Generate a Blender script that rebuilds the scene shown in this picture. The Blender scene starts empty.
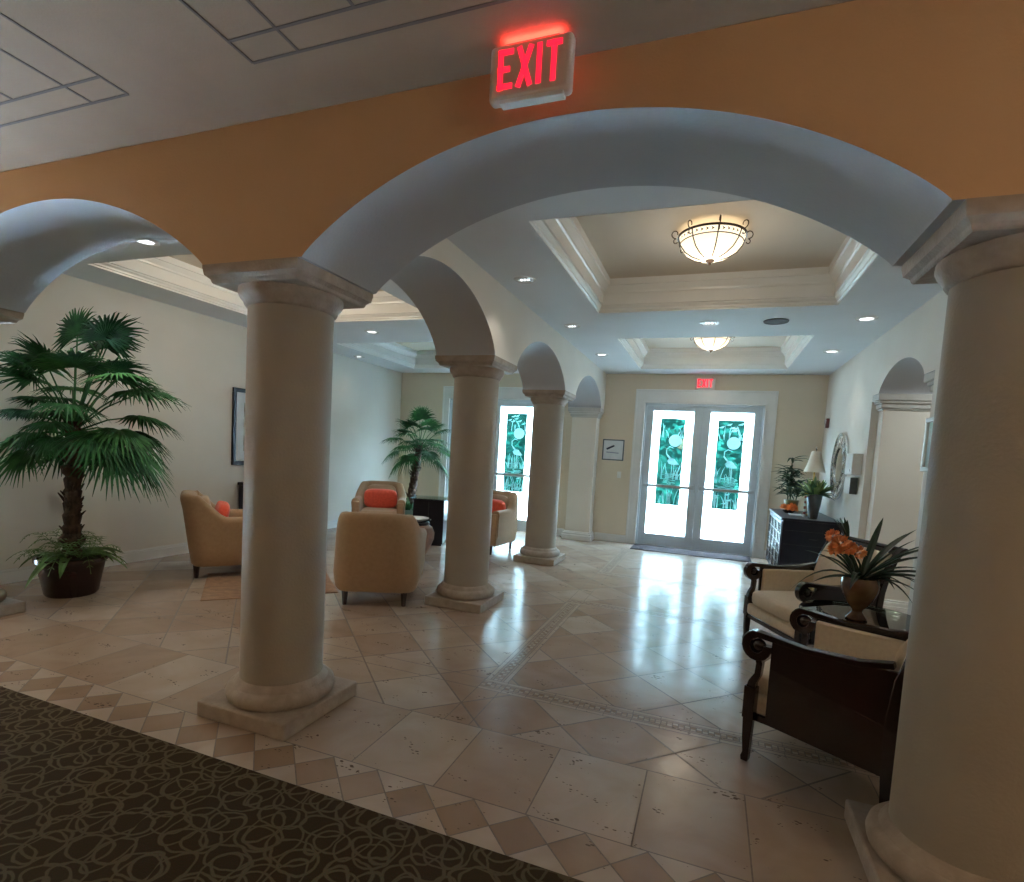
import bpy, math, random
from mathutils import Vector, Matrix
PI = math.pi
random.seed(7)
S = bpy.context.scene
COL = S.collection

# ------------------------------------------------------------------ camera
W_PX, H_PX = 1024, 882
F_PX, CX, CY = 539.0, 512.0, 491.4
YAW, PITCH, ROLL, EYE = .3514, .0736, .0586, 1.5
cyw, syw, cp, sp, cr, sr = math.cos(YAW), math.sin(YAW), math.cos(PITCH), math.sin(PITCH), math.cos(ROLL), math.sin(ROLL)
fwd = Vector((-syw * cp, cyw * cp, -sp)); right = Vector((cyw, syw, 0)); up = right.cross(fwd)
r2 = cr * right + sr * up; u2 = -sr * right + cr * up
cd = bpy.data.cameras.new('camera'); cam = bpy.data.objects.new('camera', cd); COL.objects.link(cam)
M = Matrix((r2, u2, -fwd)).transposed().to_4x4(); M.translation = Vector((0, 0, EYE)); cam.matrix_world = M
cd.sensor_fit = 'HORIZONTAL'; cd.sensor_width = 36; cd.lens = F_PX / W_PX * 36
cd.shift_x = 0; cd.shift_y = (CY - H_PX / 2) / W_PX
cd.clip_start = .02; cd.clip_end = 200
S.camera = cam

# ------------------------------------------------------------------ world, sun, exposure
S.view_settings.view_transform = 'Standard'; S.view_settings.look = 'None'
S.view_settings.gamma = 1; S.view_settings.use_curve_mapping = False
S.view_settings.exposure = 1.22
wd = bpy.data.worlds.new('sky'); S.world = wd; wd.use_nodes = True
nt = wd.node_tree; nt.nodes.clear()
bg = nt.nodes.new('ShaderNodeBackground'); wo = nt.nodes.new('ShaderNodeOutputWorld')
bg.inputs[0].default_value = (.55, .79, 1, 1); bg.inputs[1].default_value = 85
nt.links.new(bg.outputs[0], wo.inputs[0])
S.cycles.max_bounces = 8; S.cycles.diffuse_bounces = 5; S.cycles.transparent_max_bounces = 12
S.cycles.sample_clamp_indirect = 6; S.cycles.caustics_reflective = False; S.cycles.caustics_refractive = False
S.cycles.use_denoising = True

def light(name, kind, loc, energy, color, size=.1, size_y=None, rot=(0, 0, 0), spot=None, blend=.6, portal=False, parent=None):
    d = bpy.data.lights.new(name, kind); d.energy = energy; d.color = color
    if kind == 'AREA':
        d.size = size
        if size_y: d.shape = 'RECTANGLE'; d.size_y = size_y
        if portal: d.cycles.is_portal = True
    elif kind == 'SUN': d.angle = size
    else: d.shadow_soft_size = size
    if spot: d.spot_size = spot; d.spot_blend = blend
    o = bpy.data.objects.new(name, d); o.location = loc; o.rotation_euler = rot; COL.objects.link(o)
    if parent: o.parent = parent
    return o

light('sun', 'SUN', (8, 12, 20), 9, (1, .96, .88), .01, rot=(math.radians(28), math.radians(38), 0))
DOOR1, DOOR2 = -.215, -4.0
for dx in (DOOR1, DOOR2):
    light('daylight_portal', 'AREA', (dx, 9.80, 1.25), 1, (1, 1, 1), 1.95, 2.5, (-PI / 2, 0, 0), portal=True)
# lamps of the carpeted hall the photograph is taken from
WARM = (1, .76, .50)
light('hall_lamp', 'POINT', (2.7, -.2, 2.2), 27, WARM, .15)
light('hall_lamp', 'POINT', (-4.9, .5, 2.3), 11, WARM, .15)
light('hall_lamp', 'POINT', (-1.2, -3.2, 2.2), 9, WARM, .2)

# ------------------------------------------------------------------ materials
MATS = {}
def mat(name, c1, c2=None, rough=.5, scale=6, bump=0, bscale=60, metal=0, detail=4, spec=.5, emis=None, estr=0, coat=0, stretch=None, sheen=0):
    if name in MATS: return MATS[name]
    m = bpy.data.materials.new(name); m.use_nodes = True; n = m.node_tree.nodes; l = m.node_tree.links
    b = n['Principled BSDF']
    b.inputs['Roughness'].default_value = rough; b.inputs['Metallic'].default_value = metal
    b.inputs['Specular IOR Level'].default_value = spec
    b.inputs['Coat Weight'].default_value = coat
    b.inputs['Sheen Weight'].default_value = sheen
    tc = n.new('ShaderNodeTexCoord'); mp = n.new('ShaderNodeMapping'); l.new(tc.outputs['Object'], mp.inputs[0])
    if stretch: mp.inputs['Scale'].default_value = stretch
    c2 = c2 or tuple(x * .9 for x in c1)
    nz = n.new('ShaderNodeTexNoise'); nz.inputs['Scale'].default_value = scale; nz.inputs['Detail'].default_value = detail
    l.new(mp.outputs[0], nz.inputs[0])
    rp = n.new('ShaderNodeValToRGB'); rp.color_ramp.elements[0].position = .35; rp.color_ramp.elements[1].position = .65
    rp.color_ramp.elements[0].color = (*c1, 1); rp.color_ramp.elements[1].color = (*c2, 1)
    l.new(nz.outputs[0], rp.inputs[0]); l.new(rp.outputs[0], b.inputs['Base Color'])
    if bump:
        nb = n.new('ShaderNodeTexNoise'); nb.inputs['Scale'].default_value = bscale; l.new(tc.outputs['Object'], nb.inputs[0])
        bp = n.new('ShaderNodeBump'); bp.inputs['Strength'].default_value = bump; bp.inputs['Distance'].default_value = .01
        l.new(nb.outputs[0], bp.inputs['Height']); l.new(bp.outputs[0], b.inputs['Normal'])
    if emis:
        b.inputs['Emission Color'].default_value = (*emis, 1); b.inputs['Emission Strength'].default_value = estr
    MATS[name] = m
    return m

orange = mat('orange_paint', (.60, .39, .23), (.57, .37, .215), .75, 2, .15, 90)
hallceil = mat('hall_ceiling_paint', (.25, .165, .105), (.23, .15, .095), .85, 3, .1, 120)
groove = mat('ceiling_groove', (.12, .09, .07), rough=.9)
cream = mat('cream_paint', (.76, .73, .67), (.73, .70, .64), .7, 2, .1, 110)
beige = mat('beige_paint', (.69, .60, .47), (.66, .575, .45), .7, 2, .1, 110)
white = mat('white_paint', (.74, .77, .80), (.71, .74, .77), .6, 2, .05, 110)
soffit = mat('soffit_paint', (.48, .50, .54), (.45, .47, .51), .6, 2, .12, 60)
tray = mat('tray_paint', (.60, .54, .45), (.57, .51, .43), .7, 2)
trimw = mat('white_trim', (.82, .83, .82), (.78, .79, .78), .25, 3)
shaftm = mat('plaster_shaft', (.345, .305, .25), (.32, .28, .23), .6, 3, .15, 80)
stone = mat('cast_stone', (.38, .315, .26), (.30, .245, .20), .6, 14, .3, 70)
tan = mat('tan_fabric', (.38, .245, .135), (.345, .22, .12), .85, 30, .25, 500, sheen=.3)
tanseat = mat('tan_seat_fabric', (.44, .30, .19), (.40, .27, .17), .85, 30, .25, 500, sheen=.3)
red = mat('coral_fabric', (.80, .10, .045), (.70, .08, .035), .85, 30, .3, 400, sheen=.3)
darkwood = mat('dark_mahogany', (.018, .0045, .004), (.011, .003, .003), .25, 20, 0, coat=.4, stretch=(1, 1, .15))
blackwood = mat('black_lacquer', (.009, .009, .016), (.006, .006, .011), .35, 10, spec=.3)
legwood = mat('dark_leg_wood', (.03, .012, .008), rough=.35)
creamfab = mat('cream_fabric', (.66, .54, .40), (.61, .49, .36), .85, 40, .2, 500, sheen=.2)
leafg = mat('palm_leaf', (.020, .115, .030), (.008, .05, .015), .6, 9, spec=.25)
leafg2 = mat('palm_leaf_light', (.055, .20, .055), (.02, .085, .03), .6, 9, spec=.25)
fern = mat('fern_leaf', (.13, .24, .06), (.06, .13, .03), .55, 12)
trunkm = mat('fibrous_trunk', (.075, .04, .022), (.025, .013, .008), .95, 30, 1, 60, stretch=(1, 1, .4))
potm = mat('glazed_dark_pot', (.030, .008, .007), (.012, .005, .005), .22, 6)
soil = mat('potting_soil', (.03, .02, .013), rough=1)
terra = mat('terracotta', (.36, .17, .10), (.20, .10, .07), .55, 9, .3, 40)
metalg = mat('brushed_aluminium', (.52, .57, .60), (.48, .53, .57), .35, 5, metal=.6)
doorpaint = mat('door_grey_paint', (.60, .68, .74), (.57, .65, .71), .4, 3)
bronze = mat('dark_bronze', (.05, .03, .02), (.03, .018, .012), .4, 20, metal=.7)
blackm = mat('black_plastic', (.01, .01, .01), rough=.4)
greym = mat('grey_speaker_mesh', (.16, .17, .18), rough=.8)
plastic = mat('white_plastic', (.75, .75, .72), rough=.4)
paper = mat('white_paper', (.70, .76, .80), rough=.6)
navy = mat('pen_blue', (.02, .035, .08), rough=.5)
greytext = mat('grey_text', (.30, .35, .48), rough=.6)
matm = mat('mat_fibre', (.055, .045, .045), (.03, .026, .027), .95, 60, .5, 300, spec=0)
rugm = mat('brown_rug', (.30, .17, .09), (.22, .125, .07), .95, 15, .4, 300)
orangefl = mat('orange_petals', (.88, .36, .12), (.80, .24, .06), .6, 30)
amber = mat('amber_vase', (.17, .08, .028), (.09, .034, .014), .2, 9, coat=.3)
galv = mat('grey_zinc', (.09, .10, .10), (.06, .07, .07), .5, 12, metal=.2)
lampshade = mat('ivory_lampshade', (.80, .77, .68), rough=.8)
brass = mat('brass', (.45, .30, .10), rough=.3, metal=1)
silver = mat('silver_leaf', (.75, .77, .76), (.60, .62, .62), .25, 20, metal=.85)
mirror = mat('mirror_glass', (.80, .83, .84), (.80, .83, .84), .03, 2, metal=1)
ledred = mat('red_led', (.9, .02, .04), rough=.4, emis=(1, .015, .045), estr=.62)
ledredtop = mat('red_led_bar', (.9, .02, .04), rough=.4, emis=(1, .04, .03), estr=.5)
signface = mat('sign_face', (.66, .56, .52), (.63, .53, .50), .35, 3)
clearpl = mat('clear_plastic_lens', (.75, .75, .76), rough=.15)
lit = mat('lit_lens', (.9, .9, .9), rough=.3, emis=(.93, .97, 1), estr=1.4)
bulbglass = mat('alabaster_glass', (.9, .82, .68), rough=.4, emis=(1, .84, .60), estr=.6)
outwhite = mat('white_concrete', (.80, .80, .78), (.74, .74, .73), .85, 3)
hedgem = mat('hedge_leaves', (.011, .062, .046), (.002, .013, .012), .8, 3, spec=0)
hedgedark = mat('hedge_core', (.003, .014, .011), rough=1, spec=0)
artm = mat('landscape_print', (.45, .48, .42), (.25, .2, .15), .5, 7)
artblue = mat('pale_blue_print', (.50, .72, .74), (.66, .80, .80), .4, 9)
stripe = mat('candle_red', (.35, .09, .08), rough=.5)
yellowfl = mat('yellow_flower', (.70, .52, .10), rough=.6)
violet = mat('ink_dark', (.02, .02, .03), rough=.5)

def glass_mat(name, tint, frost, ior=1.45):
    m = bpy.data.materials.new(name); m.use_nodes = True; n = m.node_tree.nodes; l = m.node_tree.links; n.clear()
    o = n.new('ShaderNodeOutputMaterial'); t = n.new('ShaderNodeBsdfTransparent'); t.inputs[0].default_value = (*tint, 1)
    g = n.new('ShaderNodeBsdfGlossy'); g.inputs['Roughness'].default_value = .25 if frost else .02
    fr = n.new('ShaderNodeFresnel'); fr.inputs[0].default_value = ior
    mx = n.new('ShaderNodeMixShader'); l.new(fr.outputs[0], mx.inputs[0]); l.new(g.outputs[0], mx.inputs[2])
    if frost:
        tl = n.new('ShaderNodeBsdfTranslucent'); tl.inputs[0].default_value = (*tint, 1)
        m2 = n.new('ShaderNodeMixShader'); m2.inputs[0].default_value = frost
        l.new(t.outputs[0], m2.inputs[1]); l.new(tl.outputs[0], m2.inputs[2]); l.new(m2.outputs[0], mx.inputs[1])
    else: l.new(t.outputs[0], mx.inputs[1])
    l.new(mx.outputs[0], o.inputs[0]); return m
clear = glass_mat('clear_glass', (.40, .50, .49), 0)
tableglass = glass_mat('table_glass', (.72, .88, .86), 0, 1.9)
frosted = glass_mat('frosted_glass', (.93, .98, 1.0), .72)

def floor_mat():
    m = bpy.data.materials.new('travertine'); m.use_nodes = True; n = m.node_tree.nodes; l = m.node_tree.links; b = n['Principled BSDF']
    at = n.new('ShaderNodeAttribute'); at.attribute_name = 'tile'
    tc = n.new('ShaderNodeTexCoord')
    add = n.new('ShaderNodeVectorMath'); add.operation = 'MULTIPLY_ADD'
    cmb = n.new('ShaderNodeCombineXYZ'); l.new(at.outputs['Fac'], cmb.inputs[0]); l.new(at.outputs['Fac'], cmb.inputs[1])
    add.inputs[1].default_value = (37, 53, 0)
    l.new(cmb.outputs[0], add.inputs[0]); l.new(tc.outputs['Object'], add.inputs[2])
    rp = n.new('ShaderNodeValToRGB'); e = rp.color_ramp.elements
    e[0].position = 0; e[0].color = (.32, .225, .16, 1); e[1].position = 1; e[1].color = (.50, .425, .355, 1)
    x = e.new(.5); x.color = (.41, .32, .255, 1)
    l.new(at.outputs['Fac'], rp.inputs[0])
    nz = n.new('ShaderNodeTexNoise'); nz.inputs['Scale'].default_value = 3.2; nz.inputs['Detail'].default_value = 7; nz.inputs['Distortion'].default_value = .8
    l.new(add.outputs[0], nz.inputs[0])
    r3 = n.new('ShaderNodeValToRGB'); r3.color_ramp.elements[0].position = .2; r3.color_ramp.elements[0].color = (.68, .60, .52, 1)
    r3.color_ramp.elements[1].position = .8; r3.color_ramp.elements[1].color = (1.0, 1.0, 1.0, 1); l.new(nz.outputs[0], r3.inputs[0])
    mx = n.new('ShaderNodeMix'); mx.data_type = 'RGBA'; mx.blend_type = 'MULTIPLY'; mx.inputs[0].default_value = .8
    l.new(rp.outputs[0], mx.inputs[6]); l.new(r3.outputs[0], mx.inputs[7])
    # pits of the travertine, in clusters
    mp = n.new('ShaderNodeMapping'); mp.inputs['Scale'].default_value = (1, 2.2, 1); l.new(add.outputs[0], mp.inputs[0])
    vo = n.new('ShaderNodeTexVoronoi'); vo.inputs['Scale'].default_value = 34; l.new(mp.outputs[0], vo.inputs[0])
    cl = n.new('ShaderNodeTexNoise'); cl.inputs['Scale'].default_value = 5; cl.inputs['Detail'].default_value = 3; l.new(mp.outputs[0], cl.inputs[0])
    c1 = n.new('ShaderNodeMapRange'); c1.inputs[1].default_value = .54; c1.inputs[2].default_value = .70; c1.inputs[3].default_value = 0; c1.inputs[4].default_value = .42
    l.new(cl.outputs[0], c1.inputs[0])
    lt = n.new('ShaderNodeMath'); lt.operation = 'LESS_THAN'; l.new(vo.outputs['Distance'], lt.inputs[0]); l.new(c1.outputs[0], lt.inputs[1])
    m2 = n.new('ShaderNodeMix'); m2.data_type = 'RGBA'; m2.inputs[7].default_value = (.12, .085, .06, 1)
    l.new(lt.outputs[0], m2.inputs[0]); l.new(mx.outputs[2], m2.inputs[6]); l.new(m2.outputs[2], b.inputs['Base Color'])
    nr = n.new('ShaderNodeTexNoise'); nr.inputs['Scale'].default_value = 7; nr.inputs['Detail'].default_value = 5; l.new(add.outputs[0], nr.inputs[0])
    mr = n.new('ShaderNodeMapRange'); mr.inputs[1].default_value = .3; mr.inputs[2].default_value = .7; mr.inputs[3].default_value = .14; mr.inputs[4].default_value = .262
    l.new(nr.outputs[0], mr.inputs[0]); l.new(mr.outputs[0], b.inputs['Roughness'])
    hm = n.new('ShaderNodeMath'); hm.operation = 'MULTIPLY_ADD'; hm.inputs[1].default_value = -1.0; l.new(lt.outputs[0], hm.inputs[0]); l.new(nz.outputs[0], hm.inputs[2])
    bp = n.new('ShaderNodeBump'); bp.inputs['Strength'].default_value = .22; bp.inputs['Distance'].default_value = .006
    l.new(hm.outputs[0], bp.inputs['Height']); l.new(bp.outputs[0], b.inputs['Normal'])
    b.inputs['Specular IOR Level'].default_value = .5
    return m
travertine = floor_mat()
grout = mat('grout', (.19, .155, .125), (.15, .12, .10), .9, 40)

def carpet_mat():
    m = bpy.data.materials.new('carpet_loops'); m.use_nodes = True; n = m.node_tree.nodes; l = m.node_tree.links; b = n['Principled BSDF']
    tc = n.new('ShaderNodeTexCoord'); nz = n.new('ShaderNodeTexNoise'); nz.inputs['Scale'].default_value = 9
    l.new(tc.outputs['Object'], nz.inputs[0])
    off = n.new('ShaderNodeVectorMath'); off.operation = 'MULTIPLY_ADD'; off.inputs[1].default_value = (.05, .05, 0)
    l.new(nz.outputs['Color'], off.inputs[0]); l.new(tc.outputs['Object'], off.inputs[2])
    last = None
    for sc, rad, o, st in ((4.6, .40, 0, (1, 1.6, 1)), (4.9, .42, 3.7, (1.6, 1, 1)), (5.4, .38, 8.1, (1, 1.25, 1))):
        mp = n.new('ShaderNodeMapping'); mp.inputs['Location'].default_value = (o, o * .7, 0); mp.inputs['Scale'].default_value = st; mp.inputs['Rotation'].default_value = (0, 0, o * .8)
        l.new(off.outputs[0], mp.inputs[0])
        v = n.new('ShaderNodeTexVoronoi'); v.voronoi_dimensions = '2D'; v.inputs['Scale'].default_value = sc; v.inputs['Randomness'].default_value = .32; l.new(mp.outputs[0], v.inputs[0])
        s = n.new('ShaderNodeMath'); s.operation = 'SUBTRACT'; s.inputs[1].default_value = rad; l.new(v.outputs['Distance'], s.inputs[0])
        a = n.new('ShaderNodeMath'); a.operation = 'ABSOLUTE'; l.new(s.outputs[0], a.inputs[0])
        if last:
            mn = n.new('ShaderNodeMath'); mn.operation = 'MINIMUM'; l.new(last.outputs[0], mn.inputs[0]); l.new(a.outputs[0], mn.inputs[1]); last = mn
        else: last = a
    mr = n.new('ShaderNodeMapRange'); mr.inputs[1].default_value = .022; mr.inputs[2].default_value = .042; mr.inputs[3].default_value = 1; mr.inputs[4].default_value = 0
    l.new(last.outputs[0], mr.inputs[0])
    mx = n.new('ShaderNodeMix'); mx.data_type = 'RGBA'; mx.inputs[6].default_value = (.055, .034, .018, 1); mx.inputs[7].default_value = (.135, .100, .055, 1)
    l.new(mr.outputs[0], mx.inputs[0])
    fz = n.new('ShaderNodeTexNoise'); fz.inputs['Scale'].default_value = 260; l.new(tc.outputs['Object'], fz.inputs[0])
    m3 = n.new('ShaderNodeMix'); m3.data_type = 'RGBA'; m3.blend_type = 'MULTIPLY'; m3.inputs[0].default_value = .6
    l.new(mx.outputs[2], m3.inputs[6]); l.new(fz.outputs['Color'], m3.inputs[7]); l.new(m3.outputs[2], b.inputs['Base Color'])
    bp = n.new('ShaderNodeBump'); bp.inputs['Strength'].default_value = .5; bp.inputs['Distance'].default_value = .004
    l.new(fz.outputs[0], bp.inputs['Height']); l.new(bp.outputs[0], b.inputs['Normal'])
    b.inputs['Roughness'].default_value = 1; b.inputs['Specular IOR Level'].default_value = .1
    return m
carpetm = carpet_mat()

# ------------------------------------------------------------------ mesh helpers
class MB:
    def __init__(s): s.v = []; s.f = []; s.m = []
    def add(s, vs, fs, mi=0):
        o = len(s.v); s.v += [tuple(v) for v in vs]
        for f in fs: s.f.append([o + i for i in f]); s.m.append(mi)
        return s
    def box(s, x0, x1, y0, y1, z0, z1, mi=0, rot=None, piv=None):
        vs = [Vector((x, y, z)) for z in (z0, z1) for y in (y0, y1) for x in (x0, x1)]
        if rot is not None:
            p = Vector(piv or ((x0 + x1) / 2, (y0 + y1) / 2, (z0 + z1) / 2)); vs = [rot @ (v - p) + p for v in vs]
        return s.add(vs, [(0, 2, 3, 1), (4, 5, 7, 6), (0, 1, 5, 4), (2, 6, 7, 3), (0, 4, 6, 2), (1, 3, 7, 5)], mi)
    def lathe(s, prof, n=32, c=(0, 0, 0), mi=0, close=True, sx=1, sy=1):
        vs = []; fs = []
        for r, z in prof:
            for i in range(n):
                a = 2 * PI * i / n; vs.append((c[0] + r * sx * math.cos(a), c[1] + r * sy * math.sin(a), c[2] + z))
        for j in range(len(prof) - 1):
            for i in range(n):
                k = (i + 1) % n; fs.append((j * n + i, j * n + k, (j + 1) * n + k, (j + 1) * n + i))
        if close:
            fs.append(tuple(reversed(range(n)))); fs.append(tuple(range((len(prof) - 1) * n, len(prof) * n)))
        return s.add(vs, fs, mi)
    def tube(s, pts, rad, n=8, mi=0, flat=1.0):
        pts = [Vector(p) for p in pts]; vs = []; fs = []; R = rad if isinstance(rad, (list, tuple)) else [rad] * len(pts)
        ref = None
        for i, p in enumerate(pts):
            t = (pts[min(i + 1, len(pts) - 1)] - pts[max(i - 1, 0)]).normalized()
            if ref is None: ref = t.orthogonal().normalized()
            ref = (ref - t * ref.dot(t)); ref = ref.normalized() if ref.length > 1e-6 else t.orthogonal().normalized()
            b = t.cross(ref)
            for k in range(n):
                a = 2 * PI * k / n; vs.append(p + ref * R[i] * math.cos(a) + b * R[i] * flat * math.sin(a))
        for j in range(len(pts) - 1):
            for k in range(n):
                q = (k + 1) % n; fs.append((j * n + k, j * n + q, (j + 1) * n + q, (j + 1) * n + k))
        fs.append(tuple(reversed(range(n)))); fs.append(tuple(range((len(pts) - 1) * n, len(pts) * n)))
        return s.add(vs, fs, mi)
    def ribbon(s, pts, hw, ht, x0=0, mi=0):
        """rectangular bar along a path in the YZ plane; hw half width in x, ht half thickness in the plane"""
        P = [Vector((0, a, b)) for a, b in pts]; vs = []; fs = []; T = ht if isinstance(ht, (list, tuple)) else [ht] * len(P)
        for i, p in enumerate(P):
            t = (P[min(i + 1, len(P) - 1)] - P[max(i - 1, 0)]).normalized(); nn = Vector((0, -t.z, t.y)) * T[i]
            for sx, q in ((-1, nn), (1, nn), (1, -nn), (-1, -nn)): vs.append((x0 + sx * hw, p.y + q.y, p.z + q.z))
        for j in range(len(P) - 1):
            for k in range(4):
                q = (k + 1) % 4; fs.append((j * 4 + k, j * 4 + q, (j + 1) * 4 + q, (j + 1) * 4 + k))
        e = (len(P) - 1) * 4; fs += [(3, 2, 1, 0), (e, e + 1, e + 2, e + 3)]
        return s.add(vs, fs, mi)
    def blob(s, c, rx, ry, rz, p=2.0, n=20, m=12, rot=None, mi=0):
        """superellipsoid: p=2 ellipsoid, bigger p boxier"""
        vs = []; fs = []
        def g(w, e): return math.copysign(abs(w) ** (2 / e), w)
        for j in range(m + 1):
            ph = -PI / 2 + PI * j / m
            for i in range(n):
                a = 2 * PI * i / n
                v = Vector((rx * g(math.cos(ph), p) * g(math.cos(a), p), ry * g(math.cos(ph), p) * g(math.sin(a), p), rz * g(math.sin(ph), p)))
                if rot is not None: v = rot @ v
                vs.append(v + Vector(c))
        for j in range(m):
            for i in range(n):
                k = (i + 1) % n; fs.append((j * n + i, j * n + k, (j + 1) * n + k, (j + 1) * n + i))
        return s.add(vs, fs, mi)
    def plate(s, poly, d, axis='y', o=0, mi=0):
        """polygon (a,b) extruded by d; axis y: (x,z) at y=o..o+d; axis x: (y,z); axis z: (x,y)"""
        def P(a, b, c): return {'y': (a, c, b), 'x': (c, a, b), 'z': (a, b, c)}[axis]
        k = len(poly); vs = [P(a, b, o) for a, b in poly] + [P(a, b, o + d) for a, b in poly]
        fs = [tuple(range(k)), tuple(reversed(range(k, 2 * k)))] + [(i, k + i, k + (i + 1) % k, (i + 1) % k) for i in range(k)]
        return s.add(vs, fs, mi)
    def build(s, name, mats, parent=None, smooth=35, bevel=0, seg=2, kind=None, sub=0, fix=True):
        me = bpy.data.meshes.new(name); me.from_pydata(s.v, [], s.f)
        for m in (mats if isinstance(mats, (list, tuple)) else [mats]): me.materials.append(m)
        me.polygons.foreach_set('material_index', s.m)
        if fix:
            import bmesh
            b = bmesh.new(); b.from_mesh(me); bmesh.ops.recalc_face_normals(b, faces=b.faces); b.to_mesh(me); b.free()
        if smooth: me.shade_smooth(); me.set_sharp_from_angle(angle=math.radians(smooth))
        o = bpy.data.objects.new(name, me); COL.objects.link(o)
        if bevel:
            q = o.modifiers.new('bevel', 'BEVEL'); q.width = bevel; q.segments = seg; q.limit_method = 'ANGLE'; q.angle_limit = math.radians(40)
        if sub: q = o.modifiers.new('sub', 'SUBSURF'); q.levels = sub; q.render_levels = sub
        if parent: o.parent = parent
        if kind: o['kind'] = kind
        return o

def tag(o, label, cat, group=None):
    o['label'] = label; o['category'] = cat
    if group: o['group'] = group
    return o
def thing(name, label, cat, loc=(0, 0, 0), rz=0, group=None):
    o = bpy.data.objects.new(name, None); COL.objects.link(o); o.location = loc; o.rotation_euler = (0, 0, rz); o.empty_display_size = .1
    return tag(o, label, cat, group)
def copy_tree(o, parent=None):
    c = o.copy(); COL.objects.link(c); c.parent = parent
    for ch in list(o.children): copy_tree(ch, c)
    return c
def dup(o, loc, rz, label):
    c = copy_tree(o); c.location = loc; c.rotation_euler = (0, 0, rz); c['label'] = label; return c

# ------------------------------------------------------------------ building shell
X1, XR, X0 = -2.17, .953, -5.33
YC = (2.34, 4.76, 7.20); YW = 9.64; HT = .294; ZCAP = 2.34; ZC = 2.97
XL, XRW = -6.07, 1.594
YF, YB = 2.34 - HT, 2.34 + HT

# floor: tiles cut to their regions
def clip(poly, x0, x1, y0, y1):
    for ax, v, keep in ((0, x0, 1), (0, x1, -1), (1, y0, 1), (1, y1, -1)):
        out = []
        for i in range(len(poly)):
            a, b = poly[i], poly[(i + 1) % len(poly)]
            ia, ib = (a[ax] - v) * keep >= 0, (b[ax] - v) * keep >= 0
            if ia: out.append(a)
            if ia != ib:
                t = (v - a[ax]) / (b[ax] - a[ax]); out.append((a[0] + t * (b[0] - a[0]), a[1] + t * (b[1] - a[1])))
        poly = out
        if len(poly) < 3: return None
    return poly
fv, ff, fa = [], [], []
def tile(poly, shade):
    if not poly: return
    o = len(fv); fv.extend((x, y, 0) for x, y in poly); ff.append(list(range(o, o + len(poly)))); fa.append(shade)
def shrink(poly, g):
    cx = sum(p[0] for p in poly) / len(poly); cy = sum(p[1] for p in poly) / len(poly)
    r = max(math.hypot(p[0] - cx, p[1] - cy) for p in poly); k = 1 - g / r
    return [(cx + (p[0] - cx) * k, cy + (p[1] - cy) * k) for p in poly]
def diamonds(cx, cy, h, x0, x1, y0, y1, shade, g=.005):
    k0 = int((x0 - cx) / h) - 1
    for i in range(k0, int((x1 - cx) / h) + 2):
        for j in range(int((y0 - cy) / h) - 1, int((y1 - cy) / h) + 2):
            if (i + j) % 2: continue
            a, b = cx + i * h, cy + j * h
            p = clip(shrink([(a - h, b), (a, b - h), (a + h, b), (a, b + h)], g), x0 + .003, x1 - .003, y0 + .003, y1 - .003)
            tile(p, shade(i, j))
XA, XB = -6.9, 4.2
G = .003
diamonds(-.60, 1.928, .122, XA, XB, 1.80, 2.055, lambda i, j: (random.uniform(0, .3) if j % 2 == 0 else random.uniform(.7, 1)), .004)
x = -.61 - .435 * 16
while x < XB:
    tile(clip([(x + G, 2.055 + G), (x + .435 - G, 2.055 + G), (x + .435 - G, 2.61 - G), (x + G, 2.61 - G)], XA, XB, 0, 9), random.uniform(.15, 1)); x += .435
FR = [(-1.28, 1.0, 3.06, 5.44), (-1.28, 1.0, 6.85, 9.0)]; SW = .15
def frand(i, j): return random.uniform(.25, 1)
xs = sorted({XA, XB, -1.28, 1.0, -1.13, .85}); ys = [2.61]
for a, b, c, d in FR: ys += [c, c + SW, d - SW, d]
ys += [YW]
def strip(x, y):
    for a, b, c, d in FR:
        if a < x < b and c < y < d and not (a + SW < x < b - SW and c + SW < y < d - SW): return True
    return False
for i in range(len(xs) - 1):
    for j in range(len(ys) - 1):
        if not strip((xs[i] + xs[i + 1]) / 2, (ys[j] + ys[j + 1]) / 2):
            random.seed(5)
            H2 = .305
            def sh(i2, j2): return (math.sin(i2 * 12.9898 + j2 * 78.233) * 43758.5453) % 1 * .75 + .25
            # one continuous diagonal grid: x+y = 1.55+.61k, y-x = 3.5+.61k
            diamonds((1.55 - 3.5) / 2, (1.55 + 3.5) / 2 + H2, H2, xs[i], xs[i + 1], ys[j], ys[j + 1], sh, .007)
random.seed(9)
for a, b, c, d in FR:
    # rope mosaic: two fine border lines and a row of small tesserae, on all four sides
    for side in range(4):
        L = (b - a) if side < 2 else (d - c - 2 * SW); n_ = int(L / .032)
        def T(u0, u1, w0, w1):
            if side == 0: return [(a + u0, c + w0), (a + u1, c + w0), (a + u1, c + w1), (a + u0, c + w1)]
            if side == 1: return [(a + u0, d - w1), (a + u1, d - w1), (a + u1, d - w0), (a + u0, d - w0)]
            if side == 2: return [(a + w0, c + SW + u0), (a + w1, c + SW + u0), (a + w1, c + SW + u1), (a + w0, c + SW + u1)]
            return [(b - w1, c + SW + u0), (b - w0, c + SW + u0), (b - w0, c + SW + u1), (b - w1, c + SW + u1)]
        for k in range(n_):
            u0, u1 = k * L / n_ + .003, (k + 1) * L / n_ - .003
            tile(T(u0, u1, .053, .074), random.uniform(.0, .6) if k % 2 else random.uniform(.7, 1))
            tile(T(u0, u1, .077, .098), random.uniform(.7, 1) if k % 2 else random.uniform(.0, .6))
        for k in range(int(L / .16) + 1):
            u0, u1 = k * .16 + .002, min((k + 1) * .16 - .002, L)
            if u1 - u0 < .01: continue
            tile(T(u0, u1, .003, .028), .85); tile(T(u0, u1, .034, .047), .55); tile(T(u0, u1, .104, .117), .55); tile(T(u0, u1, .122, .147), .85)
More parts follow.
